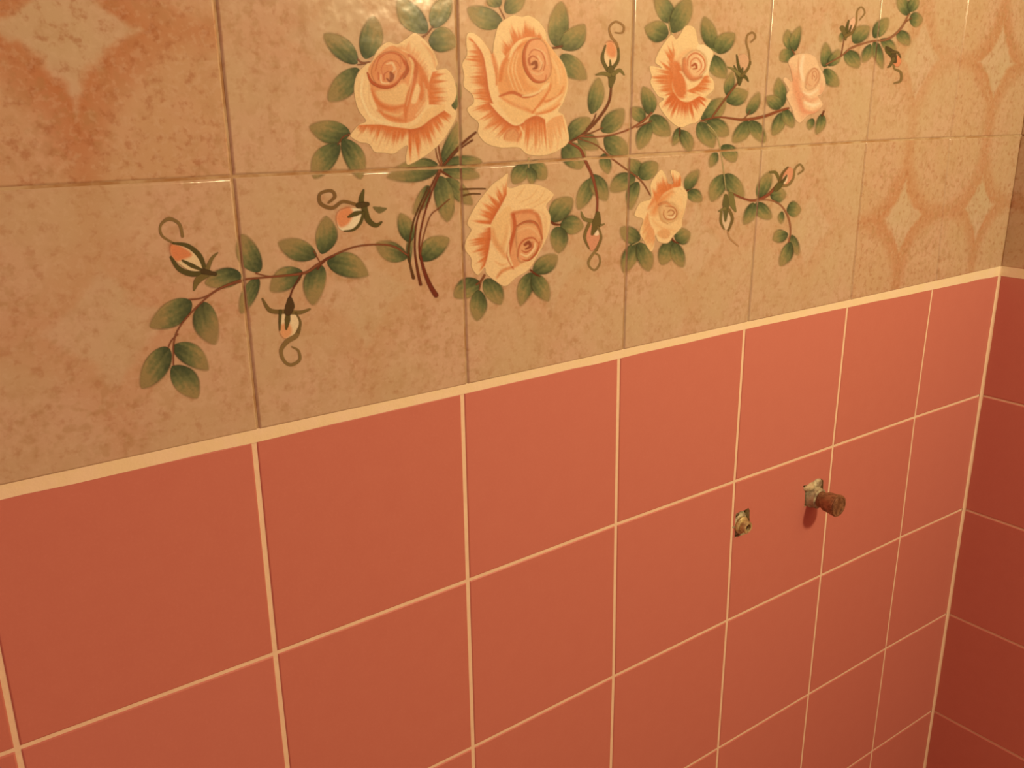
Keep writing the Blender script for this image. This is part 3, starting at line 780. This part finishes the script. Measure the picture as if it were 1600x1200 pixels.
bud((1136, 42, 1188, 136), [([(1153, 88), (1163, 84), (1170, 92), (1170, 104), (1162, 114), (1155, 108), (1151, 98)], (232, 160, 108), .85)],
    [([(1151, 86), (1153, 100), (1157, 114)], [2, 4, 6]), ([(1147, 103), (1152, 116), (1155, 128)], [2, 6, 6], (104, 86, 40)), ([(1160, 106), (1157, 120), (1155, 132)], [2, 8, 4], (92, 76, 34)), ([(1156, 119), (1164, 120), (1169, 127)], [6, 6, 2]), ([(1156, 117), (1145, 108), (1137, 105)], [6, 4, 2], (136, 110, 56)), ([(1159, 118), (1168, 108), (1172, 97)], [5, 4, 3], (120, 90, 42))],
    ([(1172, 100), (1170, 82), (1166, 67), (1168, 55), (1176, 51), (1180, 58), (1173, 66)], [3, 3, 3, 3, 3, 3, 2], (158, 108, 56)))
bud((1116, 300, 1160, 392), [([(1127, 330), (1134, 326), (1142, 332), (1142, 348), (1136, 360), (1128, 352), (1125, 340)], (240, 184, 130), .8)],
    [([(1127, 332), (1126, 346), (1131, 358)], [4, 4, 2], (124, 96, 46)), ([(1134, 306), (1134, 320), (1133, 345)], [6, 11, 3], (104, 88, 42)), ([(1139, 328), (1144, 342), (1138, 360)], [5, 5, 3], (120, 88, 42)), ([(1132, 326), (1123, 330)], [6, 2], (130, 104, 52)), ([(1142, 304), (1144, 318), (1149, 330)], [8, 10, 3], (128, 106, 52))],
    ([(1137, 360), (1139, 370), (1145, 377), (1153, 384)], [3, 2.4, 3, 2], (196, 132, 78)))
bud((1196, 250, 1262, 300), [([(1226, 266), (1233, 261), (1239, 266), (1240, 276), (1230, 288), (1222, 286), (1220, 277)], (228, 138, 90), .95), ([(1222, 280), (1230, 273), (1229, 284), (1222, 288)], (246, 196, 140), .85)],
    [([(1203, 269), (1212, 270), (1218, 283)], [3, 5, 4], (120, 96, 44)), ([(1217, 288), (1222, 272), (1231, 261)], [5, 4, 2], (120, 84, 40)), ([(1216, 290), (1224, 282), (1229, 274)], [4, 5, 2], (96, 72, 32)), ([(1212, 296), (1217, 290), (1222, 287)], [7, 10, 4], (104, 84, 38))],
    ([(1220, 290), (1231, 289), (1239, 279), (1242, 264), (1250, 257), (1255, 265), (1247, 272)], [4, 4, 3.4, 3, 3, 3, 2], (150, 108, 56)))
bud((1308, 6, 1358, 66), [([(1327, 34), (1334, 27), (1337, 36), (1332, 48), (1325, 50)], (240, 168, 118), .95)],
    [([(1326, 32), (1323, 44), (1322, 56)], [2, 5, 6]), ([(1330, 40), (1326, 52)], [2, 4], (100, 76, 36)), ([(1316, 44), (1320, 54), (1321, 62)], [8, 6, 3], (116, 90, 44)), ([(1321, 56), (1330, 52), (1336, 42)], [5, 4, 3], (130, 94, 46))],
    ([(1334, 46), (1338, 34), (1339, 18), (1346, 11), (1351, 20), (1343, 31)], [3, 3, 2.4, 2.4, 2.4, 2], (160, 112, 58)))
bud((1380, 66, 1416, 138), [([(1397, 90), (1404, 87), (1408, 96), (1403, 104), (1396, 101)], (228, 128, 78), .95)],
    [([(1385, 74), (1394, 84), (1398, 96)], [4, 12, 6], (88, 66, 34)), ([(1392, 82), (1402, 82), (1407, 90)], [4, 4, 2], (104, 76, 38)), ([(1396, 92), (1391, 102), (1387, 105)], [6, 4, 2], (110, 84, 42)), ([(1390, 84), (1385, 80), (1384, 74)], [6, 4, 2])],
    ([(1396, 102), (1398, 108), (1407, 113), (1407, 126), (1397, 130)], [3, 3, 4, 4, 2], (140, 102, 52)))

# ---- roses
CREAM, CREAM2, PEACH, ORG, DORG, CORE = (243, 184, 118), (238, 174, 106), (228, 140, 80), (216, 110, 52), (192, 82, 38), (140, 54, 24)
def rose(T, box, outline, body, heart_box, heart, cream=CREAM, layer=6):
    c = Canvas(*box, res=1.0, T=T)
    clip = np.clip(c.fill(outline, cream, 1, soft=1.1), 0, 1)
    body(c, clip)
    o = c.build('rose', mural, layer)
    h = Canvas(*heart_box, res=.75, T=T)
    heart(h)
    h.build('rose_heart', o, layer + 1)
    return o

def r1(c, k):
    c.petal([(720, 300), (790, 330), (850, 400), (905, 500)], [(740, 262), (830, 212), (945, 310), (968, 430)], PEACH, CREAM, .2, .12, 14, .8, k, seed=1)
    c.stroke([(872, 262), (935, 330), (962, 420)], [8, 22, 14], (226, 150, 90), .7, 1.6, k)
    c.petal([(942, 450), (915, 545), (920, 655)], [(1025, 428), (1092, 560), (1064, 660)], ORG, CREAM, .42, .22, 16, 1, k, seed=2)
    c.petal([(480, 782), (600, 778), (700, 792), (800, 805)], [(432, 848), (545, 905), (640, 958), (785, 915)], ORG, CREAM, .34, .24, 20, 1, k, seed=3)
    c.petal([(1015, 690), (930, 738), (860, 792), (790, 808)], [(1090, 735), (1000, 885), (900, 975), (785, 1028)], ORG, CREAM, .40, .22, 18, 1, k, seed=4, dark=DORG)
    c.fill([(1020, 655), (960, 665), (900, 690), (850, 770), (780, 800), (860, 795), (930, 745), (1010, 690)], CREAM2, .95, 1.2, clip=k)
    for pts in ([(505, 470), (482, 580), (535, 720)], [(545, 520), (550, 640), (610, 740)], [(520, 500), (510, 600), (560, 720)]): c.stroke(pts, [3, 8, 3], (230, 164, 100), .75, 1.2, k)
    c.stroke([(505, 470), (500, 600), (560, 730), (680, 775)], [8, 16, 16, 8], (250, 204, 140), .6, 2, k)
    for pts in ([(470, 860), (520, 800)], [(560, 900), (600, 810)], [(650, 920), (690, 820)], [(600, 930), (640, 830)]): c.stroke(pts, [2, 7, 10], (214, 128, 68), .6, 1.2, k)
    # cup
    c.fill([(540, 465), (560, 570), (600, 680), (660, 750), (760, 770), (830, 745), (900, 655), (922, 560), (905, 470), (850, 385), (800, 340), (760, 320), (690, 285), (610, 335), (550, 410)], PEACH, 1, 1.4, clip=k)
    c.fill([(590, 570), (680, 560), (760, 520), (795, 560), (785, 640), (700, 655), (620, 630)], CREAM2, .95, 3, clip=k)
    c.stroke([(560, 560), (600, 640), (680, 680), (780, 655)], [10, 24, 30, 12], ORG, .9, 2.2, k)
    c.stroke([(600, 690), (680, 735), (760, 755)], [14, 24, 14], ORG, .8, 2.4, k)
    c.stroke([(640, 700), (720, 720), (760, 700)], [8, 16, 8], CREAM2, .8, 2, k)
    c.fill([(850, 395), (900, 470), (925, 560), (890, 640), (850, 600), (860, 500)], ORG, .85, 3, clip=k)
    c.fill([(845, 520), (865, 560), (840, 640), (810, 640), (825, 570)], CREAM, .9, 1.8, clip=k)
    c.stroke([(885, 520), (895, 600), (850, 680)], [8, 16, 10], (226, 150, 90), .8, 1.6, k)
    c.stroke([(905, 560), (900, 640), (840, 720)], [8, 14, 8], CREAM, .75, 1.6, k)
    c.stroke([(795, 345), (838, 400), (826, 500), (795, 600), (775, 690), (776, 765)], [16, 26, 34, 34, 30, 4], DORG, .85, 1.5, k, col2=ORG)
    c.stroke([(800, 362), (818, 400), (812, 470), (790, 560)], [10, 16, 14, 4], CREAM2, .95, 1.2, k)
    c.stroke([(822, 470), (800, 580), (780, 660)], [4, 6, 4], (236, 170, 108), .7, 1, k)
def h1(c):
    c.fill([(560, 450), (590, 370), (650, 325), (720, 325), (775, 370), (775, 430), (730, 510), (660, 540), (590, 520)], (224, 132, 74), 1, 2)
    c.stroke([(585, 440), (610, 365), (670, 330), (735, 345), (770, 400)], [6, 10, 10, 12, 14], DORG, .85, 1)
    c.stroke([(770, 385), (785, 440), (760, 490)], [22, 22, 8], DORG, .8, 1.4)
    c.stroke([(535, 455), (565, 515), (640, 545), (710, 525), (770, 445)], [8, 18, 20, 16, 8], DORG, .95, 1)
    c.stroke([(630, 470), (625, 420), (660, 380), (715, 385), (745, 430)], [5, 7, 6, 7, 5], (206, 104, 58), .9, .8)
    c.stroke([(655, 400), (690, 395), (705, 430), (690, 450)], [6, 16, 14, 6], (240, 178, 118), .9, 1)
    c.stroke([(640, 500), (640, 465), (665, 445)], [8, 9, 6], (192, 88, 48), .9, .8)
    c.stroke([(602, 455), (606, 500)], [10, 8], (200, 96, 52), .9, .8)
    c.stroke([(620, 470), (625, 515), (670, 520)], [8, 10, 6], (244, 186, 124), .9, .9)
    c.stroke([(680, 455), (690, 480), (675, 505), (655, 490)], [16, 36, 20, 6], CORE, .9, 1)
    c.stroke([(735, 350), (745, 400), (730, 450)], [4, 8, 4], (206, 110, 62), .8, .8)
    c.stroke([(715, 420), (715, 460), (700, 500)], [4, 10, 4], (236, 160, 104), .8, .8)
rose((440, 0, 4), (415, 195, 1105, 1040), [(560, 385), (600, 310), (660, 262), (720, 275), (780, 240), (830, 206), (885, 242), (940, 310), (975, 390), (965, 435), (1025, 428), (1070, 480), (1092, 560), (1085, 620), (1060, 660), (1092, 700), (1085, 745), (1050, 810), (1000, 885), (930, 950), (870, 990), (790, 1030), (775, 985), (785, 910), (740, 935), (700, 962), (640, 955), (580, 950), (545, 900), (490, 890), (440, 862), (430, 840), (480, 780), (525, 755), (480, 690), (455, 600), (455, 520), (480, 450), (530, 400)],
     r1, (520, 300, 810, 570), h1)

def r2(c, k):
    c.petal([(365, 360), (430, 262), (520, 232), (605, 265)], [(290, 290), (375, 110), (500, 95), (618, 240)], ORG, CREAM, .34, .2, 14, 1, k, seed=11)
    c.petal([(150, 245), (215, 335), (240, 450), (255, 560), (285, 650)], [(116, 212), (88, 340), (88, 450), (98, 540), (158, 645)], ORG, CREAM, .40, .22, 26, 1, k, seed=12, dark=DORG)
    c.petal([(255, 640), (330, 725), (420, 785), (500, 745)], [(120, 680), (185, 835), (330, 925), (450, 925)], ORG, CREAM, .36, .2, 24, 1, k, seed=13, dark=DORG)
    c.petal([(480, 745), (550, 722), (605, 745)], [(440, 930), (550, 975), (640, 962)], ORG, CREAM, .45, .25, 12, 1, k, seed=14, dark=DORG)
    c.petal([(612, 775), (655, 735), (715, 718)], [(635, 960), (700, 935), (752, 880)], (230, 150, 88), CREAM, .55, .25, 10, 1, k, seed=15)
    for pts in ([(630, 790), (655, 850), (640, 940)], [(670, 760), (695, 830), (680, 930)], [(590, 780), (590, 860), (560, 950)], [(540, 790), (545, 870), (510, 950)]): c.stroke(pts, [4, 10, 4], (228, 146, 84), .6, 1.2, k)
    c.fill([(345, 840), (380, 805), (430, 810), (440, 880), (390, 885), (350, 875)], (222, 140, 82), .9, 3, clip=k)
    c.stroke([(350, 870), (365, 825), (410, 805), (440, 840), (430, 885)], [6, 10, 8, 10, 6], (206, 108, 58), .75, 1, k)
    c.stroke([(455, 900), (470, 840), (450, 790)], [6, 14, 6], CREAM, .9, 1.2, k)
    c.stroke([(215, 250), (270, 330), (295, 420), (300, 520)], [6, 20, 34, 30], ORG, .85, 2, k)
    c.stroke([(160, 212), (215, 262), (262, 345)], [10, 22, 12], CREAM, .9, 1.4, k)
    c.fill([(235, 350), (275, 400), (295, 480), (298, 580), (330, 650), (430, 765), (340, 715), (275, 630), (250, 500)], CREAM, 1, 1.4, clip=k)
    c.fill([(310, 630), (400, 650), (470, 680), (530, 705), (490, 745), (420, 770), (350, 700)], CREAM2, .95, 2, clip=k)
    # cup
    c.fill([(310, 500), (330, 400), (400, 300), (470, 245), (560, 235), (625, 270), (685, 350), (732, 440), (740, 540), (700, 640), (640, 700), (540, 712), (450, 660), (340, 620)], (236, 160, 94), 1, 1.6, clip=k)
    c.fill([(310, 500), (340, 400), (420, 300), (500, 250), (470, 350), (470, 430), (500, 520), (560, 560), (430, 580), (330, 600)], (228, 140, 76), .9, 3, clip=k)
    c.stroke([(325, 500), (350, 390), (420, 310), (490, 262)], [24, 26, 22, 10], ORG, .85, 1.8, k)
    c.stroke([(380, 365), (412, 300), (455, 255)], [8, 26, 12], CREAM, .95, 1.3, k)
    for pts in ([(400, 340), (375, 440), (410, 560)], [(440, 330), (420, 440), (470, 570)], [(425, 320), (400, 440), (440, 570)]): c.stroke(pts, [3, 7, 4], CREAM, .7, 1.1, k)
    for pts in ([(385, 360), (360, 450), (385, 570)], [(455, 350), (440, 450), (500, 560)]): c.stroke(pts, [4, 9, 5], (222, 134, 74), .7, 1.2, k)
    c.stroke([(320, 602), (400, 578), (480, 605), (560, 580), (630, 515)], [10, 22, 20, 16, 8], DORG, .9, 1.1, k)
    c.stroke([(465, 600), (520, 592), (575, 570)], [6, 16, 12], CREAM, .95, 1, k)
    c.stroke([(575, 565), (605, 540), (630, 520)], [10, 26, 14], CREAM, .95, 1, k)
    c.stroke([(640, 520), (632, 560), (580, 640), (525, 705)], [8, 14, 18, 10], ORG, .9, 1.2, k)
    c.stroke([(722, 540), (690, 600), (630, 630), (585, 630)], [6, 14, 20, 8], ORG, .85, 1.6, k)
    c.stroke([(712, 590), (650, 640), (560, 690)], [6, 26, 20], CREAM, .9, 1.6, k)
    c.stroke([(700, 650), (640, 690), (550, 715)], [8, 16, 10], ORG, .85, 1.6, k)
    c.stroke([(330, 610), (400, 650), (500, 690), (530, 705)], [10, 20, 22, 8], ORG, .7, 2.4, k)
    c.stroke([(650, 360), (690, 440), (700, 520)], [10, 26, 10], (244, 184, 118), .7, 3, k)
    for pts in ([(640, 340), (690, 420), (705, 520)], [(620, 380), (670, 450), (670, 540)], [(640, 470), (650, 530), (620, 590)]): c.stroke(pts, [3, 8, 4], (224, 138, 76), .6, 1.3, k)
def h2(c):
    c.fill([(500, 260), (560, 240), (610, 280), (640, 380), (640, 460), (600, 510), (540, 500), (490, 440), (478, 340)], (230, 146, 90), 1, 3)
    c.stroke([(575, 242), (510, 258), (475, 330), (485, 430), (540, 505), (600, 505), (612, 470)], [4, 12, 20, 24, 20, 10, 4], DORG, .9, 1.1)
    c.stroke([(505, 345), (530, 312), (580, 325), (605, 385), (595, 440)], [6, 9, 8, 8, 6], (190, 88, 48), .9, .8)
    c.stroke([(510, 405), (505, 370), (530, 350), (560, 370)], [14, 16, 10, 6], (182, 80, 42), .9, .9)
    c.stroke([(525, 400), (545, 390), (550, 420), (530, 430)], [18, 24, 20, 10], CORE, .95, .9)
    c.stroke([(560, 350), (585, 400), (570, 440)], [8, 14, 8], (240, 176, 116), .9, 1)
    c.stroke([(520, 450), (560, 465), (595, 450)], [8, 12, 6], (236, 168, 108), .9, 1)
    c.stroke([(535, 440), (575, 440), (590, 400)], [5, 7, 4], (190, 92, 50), .8, .8)
    c.stroke([(545, 300), (600, 330), (620, 400)], [4, 8, 6], (240, 180, 118), .7, 1.2)
rose((700, 0, 4), (72, 85, 770, 990), [(120, 212), (150, 203), (200, 238), (250, 300), (275, 335), (288, 250), (320, 150), (400, 98), (460, 105), (510, 98), (570, 138), (610, 198), (618, 258), (660, 318), (720, 398), (745, 480), (747, 560), (720, 640), (690, 695), (722, 720), (745, 800), (752, 885), (700, 932), (640, 962), (560, 973), (490, 962), (440, 922), (330, 922), (240, 897), (188, 835), (190, 770), (140, 722), (118, 680), (158, 640), (150, 590), (98, 540), (100, 470), (88, 400), (118, 340), (113, 270)],
     r2, (455, 225, 660, 530), h2)

def r5(c, k):
    c.petal([(478, 275), (445, 340), (405, 410), (372, 475)], [(482, 135), (375, 215), (280, 330), (215, 470)], ORG, CREAM, .40, .24, 20, 1, k, seed=21, dark=DORG)
    c.petal([(378, 490), (372, 580), (352, 680), (332, 750)], [(250, 512), (198, 610), (240, 720), (285, 812)], ORG, CREAM, .42, .24, 20, 1, k, seed=22, dark=DORG)
    c.fill([(480, 330), (515, 232), (600, 205), (700, 215), (785, 265), (742, 350), (650, 372), (560, 372)], CREAM, 1, 1.2, clip=k)
    for pts in ([(560, 330), (640, 290), (690, 225)], [(540, 300), (600, 225)], [(600, 350), (690, 310), (735, 240)], [(650, 362), (730, 320), (772, 275)]): c.stroke(pts, [5, 9, 3], (226, 158, 92), .75, 1.2, k)
    c.fill([(490, 350), (510, 400), (485, 560), (455, 660), (400, 610), (372, 480), (430, 400)], CREAM2, 1, 1.6, clip=k)
    c.stroke([(385, 510), (400, 590), (470, 690)], [16, 40, 26], (226, 144, 82), .85, 2.6, k)
    c.stroke([(440, 640), (470, 560), (480, 480)], [22, 16, 8], (226, 150, 88), .7, 2.4, k)
    c.stroke([(372, 590), (378, 680), (430, 760), (490, 780)], [10, 24, 24, 10], CREAM, .95, 1.3, k)
    c.stroke([(400, 720), (440, 745), (480, 740)], [6, 20, 8], (232, 158, 94), .8, 1.6, k)
    c.stroke([(412, 830), (450, 785), (510, 762)], [12, 24, 20], (214, 124, 66), .85, 1.6, k)
    c.fill([(505, 400), (560, 382), (660, 375), (705, 450), (722, 560), (695, 640), (600, 720), (525, 765), (495, 700), (505, 560)], (228, 144, 86), 1, 1.6, clip=k)
    c.stroke([(508, 405), (580, 388), (665, 395), (700, 460), (712, 560)], [14, 26, 28, 26, 10], (208, 112, 60), .85, 1.8, k)
    c.stroke([(660, 385), (720, 400), (738, 470), (730, 560)], [6, 20, 26, 14], (236, 172, 108), .9, 1.6, k)
    c.stroke([(522, 410), (532, 500), (505, 600), (490, 690), (522, 772)], [24, 26, 26, 26, 8], DORG, .9, 1.2, k)
    c.stroke([(492, 610), (490, 680), (515, 748)], [5, 16, 12], CREAM, .95, 1, k)
    c.stroke([(545, 640), (580, 740), (640, 740)], [10, 20, 14], CREAM2, .7, 3, k)
def h5(c):
    c.fill([(545, 500), (620, 465), (690, 490), (712, 570), (690, 640), (610, 715), (560, 720), (545, 640)], (230, 150, 90), 1, 3)
    c.stroke([(548, 485), (610, 455), (675, 470), (715, 570)], [8, 14, 16, 8], (196, 98, 52), .9, 1)
    c.stroke([(550, 520), (620, 495), (670, 520), (695, 560)], [6, 14, 14, 6], (238, 172, 108), .7, 1.6)
    c.stroke([(552, 690), (562, 620), (600, 575), (655, 565), (690, 600)], [6, 12, 14, 12, 6], (190, 88, 46), .9, 1)
    c.stroke([(570, 700), (620, 715), (675, 665), (698, 590)], [5, 10, 12, 8], DORG, .9, 1)
    c.stroke([(600, 610), (625, 595), (635, 620), (605, 640)], [20, 26, 22, 12], CORE, .9, 1)
    c.stroke([(580, 650), (610, 660), (650, 630), (650, 590)], [8, 12, 10, 4], (186, 86, 46), .85, .8)
    c.stroke([(575, 672), (615, 685), (660, 640), (668, 600)], [8, 12, 12, 6], (246, 190, 126), .9, .9)
    c.stroke([(565, 705), (585, 700)], [8, 16], (240, 150, 96), .8, 1)
rose((680, 240, 4.286), (185, 120, 800, 900), [(486, 132), (482, 215), (520, 228), (600, 203), (700, 213), (787, 265), (780, 300), (742, 350), (770, 420), (766, 500), (740, 580), (682, 690), (622, 780), (540, 832), (470, 888), (400, 852), (340, 802), (330, 765), (285, 813), (243, 762), (240, 700), (198, 640), (208, 570), (240, 512), (213, 470), (240, 400), (290, 320), (380, 208), (440, 165)],
     r5, (530, 430, 740, 745), h5)

def r3(c, k):
    c.petal([(405, 360), (385, 440), (372, 530)], [(378, 235), (285, 365), (315, 460)], ORG, CREAM, .40, .24, 12, 1, k, seed=31)
    c.petal([(400, 480), (385, 560), (395, 630)], [(236, 442), (242, 560), (310, 660)], ORG, CREAM, .46, .26, 18, 1, k, seed=32)
    c.petal([(395, 615), (440, 670), (500, 680), (570, 640)], [(296, 700), (400, 845), (530, 838), (645, 665)], (212, 98, 44), CREAM, .50, .24, 26, 1, k, seed=33)
    c.petal([(480, 610), (555, 570), (600, 510)], [(600, 655), (665, 600), (645, 490)], ORG, CREAM, .45, .24, 14, 1, k, seed=34)
    c.fill([(400, 350), (430, 240), (480, 178), (530, 188), (562, 290), (490, 350), (430, 430)], CREAM, 1, 1.5, clip=k)
    c.fill([(560, 295), (640, 330), (655, 380), (625, 480), (590, 500), (560, 400)], (246, 194, 132), .95, 2.4, clip=k)
    c.fill([(375, 430), (425, 410), (455, 470), (480, 560), (475, 650), (420, 650), (385, 570)], (214, 104, 48), .95, 3.2, clip=k)
    c.stroke([(440, 480), (470, 500), (490, 560)], [6, 30, 10], (246, 190, 128), .85, 1.6, k)
    c.stroke([(400, 340), (392, 420), (400, 500)], [10, 22, 14], (226, 128, 70), .7, 3, k)
    c.stroke([(470, 640), (530, 640), (560, 620)], [8, 26, 10], CREAM2, .75, 2, k)
    c.stroke([(430, 400), (460, 360), (510, 335)], [30, 24, 10], (232, 146, 88), .7, 4, k)
def h3(c):
    c.fill([(460, 420), (490, 360), (550, 335), (605, 375), (615, 450), (580, 510), (520, 530), (475, 490)], (238, 170, 110), 1, 3)
    c.stroke([(470, 400), (475, 470), (520, 525), (580, 515)], [26, 40, 34, 12], (214, 108, 56), .8, 2.4)
    c.stroke([(490, 440), (495, 385), (540, 355), (590, 385), (605, 450), (570, 500)], [6, 10, 9, 9, 8, 5], (202, 96, 50), .9, .8)
    c.stroke([(510, 455), (512, 410), (545, 388), (575, 415), (580, 455), (550, 485)], [6, 9, 7, 7, 7, 4], (204, 100, 54), .9, .8)
    c.stroke([(520, 440), (540, 430), (548, 455), (525, 462)], [14, 18, 14, 8], (172, 72, 36), .95, .8)
    c.stroke([(535, 410), (562, 425), (565, 455)], [5, 9, 6], (248, 196, 138), .9, .8)
    c.stroke([(555, 370), (592, 410), (592, 460)], [4, 7, 5], (248, 196, 138), .8, .8)
rose((960, 0, 4.286), (220, 160, 680, 865), [(380, 232), (330, 290), (285, 370), (273, 420), (318, 455), (236, 442), (248, 510), (242, 560), (288, 640), (328, 662), (296, 700), (338, 772), (400, 832), (450, 853), (500, 832), (560, 812), (600, 742), (645, 668), (612, 650), (664, 600), (662, 540), (632, 500), (642, 420), (662, 350), (602, 300), (562, 290), (540, 198), (510, 172), (470, 178), (440, 230), (410, 262)],
     r3, (440, 320, 640, 560), h3)

PALE = (238, 174, 118)
def r6(c, k):
    c.petal([(530, 410), (585, 340), (690, 298)], [(488, 300), (575, 185), (700, 205)], ORG, CREAM, .46, .26, 16, 1, k, seed=41)
    c.stroke([(555, 290), (530, 360), (470, 440)], [18, 40, 22], (222, 118, 58), .85, 3, k)
    c.fill([(385, 485), (425, 410), (492, 382), (470, 440), (440, 490)], CREAM, .95, 2, clip=k)
    c.petal([(470, 470), (505, 560), (522, 650)], [(428, 560), (440, 650), (492, 728)], (226, 144, 84), CREAM2, .6, .3, 10, 1, k, seed=42)
    c.fill([(478, 490), (540, 405), (640, 310), (722, 350), (712, 470), (690, 560), (640, 622), (565, 605), (500, 560)], (240, 178, 112), 1, 1.6, clip=k)
    c.stroke([(510, 470), (550, 400), (630, 335)], [40, 56, 20], (224, 126, 64), .85, 5, k)
    c.stroke([(500, 520), (560, 570), (650, 590)], [8, 16, 6], (228, 150, 86), .6, 2.4, k)
    c.stroke([(690, 380), (700, 460), (670, 540)], [6, 14, 6], (230, 154, 90), .55, 2.4, k)
    c.stroke([(650, 320), (710, 370), (700, 440)], [14, 30, 20], CREAM, .85, 3, k)
    c.stroke([(490, 500), (500, 560), (560, 610)], [8, 14, 8], CREAM, .85, 1.6, k)
    c.fill([(532, 605), (580, 578), (618, 600), (605, 640), (560, 640)], (224, 148, 86), .9, 2, clip=k)
    c.stroke([(540, 520), (600, 560), (680, 520)], [8, 24, 8], (238, 176, 112), .7, 3, k)
def h6(c):
    c.fill([(548, 440), (580, 405), (640, 415), (672, 460), (660, 510), (620, 535), (575, 520), (552, 480)], (238, 170, 106), .9, 4)
    c.stroke([(545, 420), (590, 408), (625, 430)], [14, 18, 10], (216, 124, 66), .75, 1.4)
    c.stroke([(590, 430), (640, 438), (662, 475), (645, 510), (600, 518), (575, 490), (578, 455)], [6, 9, 9, 8, 8, 8, 5], (182, 98, 50), .9, .8)
    c.stroke([(600, 470), (622, 455), (645, 470), (630, 490), (605, 490)], [5, 9, 8, 7, 4], (172, 92, 46), .9, .8)
    c.stroke([(600, 500), (635, 505), (650, 485)], [4, 7, 4], (248, 200, 140), .9, .8)
    c.stroke([(548, 470), (560, 520), (600, 545)], [6, 10, 5], (226, 148, 86), .6, 1.4)
rose((900, 220, 4.2105), (370, 175, 745, 740), [(560, 190), (592, 240), (605, 280), (640, 275), (622, 195), (680, 215), (702, 300), (732, 350), (718, 450), (697, 520), (692, 570), (642, 622), (602, 672), (540, 662), (522, 622), (512, 700), (490, 728), (448, 662), (418, 602), (440, 520), (398, 502), (383, 482), (420, 408), (490, 380), (488, 290), (520, 230)],
     r6, (530, 390, 690, 560), h6)

def r4(c, k):
    c.stroke([(215, 420), (245, 520), (262, 620), (300, 720)], [20, 40, 50, 30], (224, 132, 84), .6, 6, k)
    c.stroke([(280, 400), (262, 500), (265, 580), (290, 640)], [12, 30, 40, 20], (226, 138, 88), .8, 4, k)
    c.stroke([(225, 450), (250, 540), (270, 600)], [8, 26, 24], (228, 140, 90), .7, 3, k)
    c.stroke([(275, 625), (300, 690), (360, 705), (400, 680)], [20, 30, 24, 6], (224, 132, 86), .85, 2.2, k)
    c.stroke([(290, 590), (340, 630), (390, 610)], [30, 22, 6], (226, 136, 88), .75, 3, k)
    c.stroke([(310, 640), (360, 660), (400, 645)], [14, 22, 10], (246, 196, 142), .9, 1.6, k)
    c.stroke([(300, 350), (285, 430), (300, 500)], [14, 24, 12], (246, 196, 144), .9, 2, k)
    c.stroke([(270, 360), (268, 430), (280, 500)], [5, 7, 4], (206, 130, 80), .6, 1.2, k)
    c.stroke([(415, 510), (410, 580), (430, 540)], [6, 22, 8], (230, 146, 98), .7, 2, k)
    c.stroke([(390, 560), (340, 590), (300, 575)], [8, 14, 6], (248, 200, 148), .8, 1.6, k)
def h4(c):
    c.fill([(310, 530), (325, 460), (365, 425), (400, 450), (398, 510), (360, 555), (325, 560)], (234, 164, 108), .95, 2.4)
    c.stroke([(318, 530), (330, 470), (365, 428), (392, 450), (394, 500), (365, 540)], [5, 5, 5, 5, 5, 4], (196, 112, 68), .85, .7)
    c.stroke([(355, 495), (358, 455), (375, 445), (384, 480), (372, 505)], [4, 5, 4, 5, 4], (186, 98, 60), .9, .7)
    c.stroke([(325, 515), (335, 530), (350, 535)], [4, 6, 4], (206, 124, 78), .8, .8)
    c.stroke([(364, 470), (370, 482)], [5, 5], (170, 84, 50), .9, .7)
rose((1180, 0, 4), (160, 320, 450, 785), [(205, 388), (240, 348), (310, 332), (370, 352), (402, 420), (432, 480), (437, 540), (412, 590), (392, 602), (422, 652), (380, 702), (330, 722), (280, 768), (248, 742), (228, 680), (193, 602), (208, 560), (173, 500), (190, 482), (230, 510), (223, 440)],
     r4, (295, 410, 415, 575), h4, cream=PALE)

# ------------------------------------------------------------------ floor (below the frame) and light
bm = bmesh.new()
for p in ((I0 * S, 0), (XR, 0), (XR, -NR * S), (I0 * S, -NR * S)): bm.verts.new((p[0], p[1], PN[0, -1, 1] * S + ZT))
bm.verts.ensure_lookup_table(); f = bm.faces.new(list(bm.verts)[::-1]); bmesh.ops.recalc_face_normals(bm, faces=bm.faces)
me = bpy.data.meshes.new('floor'); bm.to_mesh(me); bm.free()
fl = link('floor', me, None, ['cream_plaster']); fl['kind'] = 'structure'

lp = bpy.data.lights.new('lamp', 'POINT'); lp.energy = 30.5; lp.shadow_soft_size = .06
lp.color = (1.0, .775, .405)
lo = bpy.data.objects.new('lamp', lp); COL.objects.link(lo)
lo.location = (4.3 * S, -6.0 * S, 3.32 * S + ZT)
w = bpy.data.worlds.new('world'); SC.world = w; w.use_nodes = True
bg = w.node_tree.nodes['Background']; bg.inputs[0].default_value = (1.0, .31, .225, 1); bg.inputs[1].default_value = .40
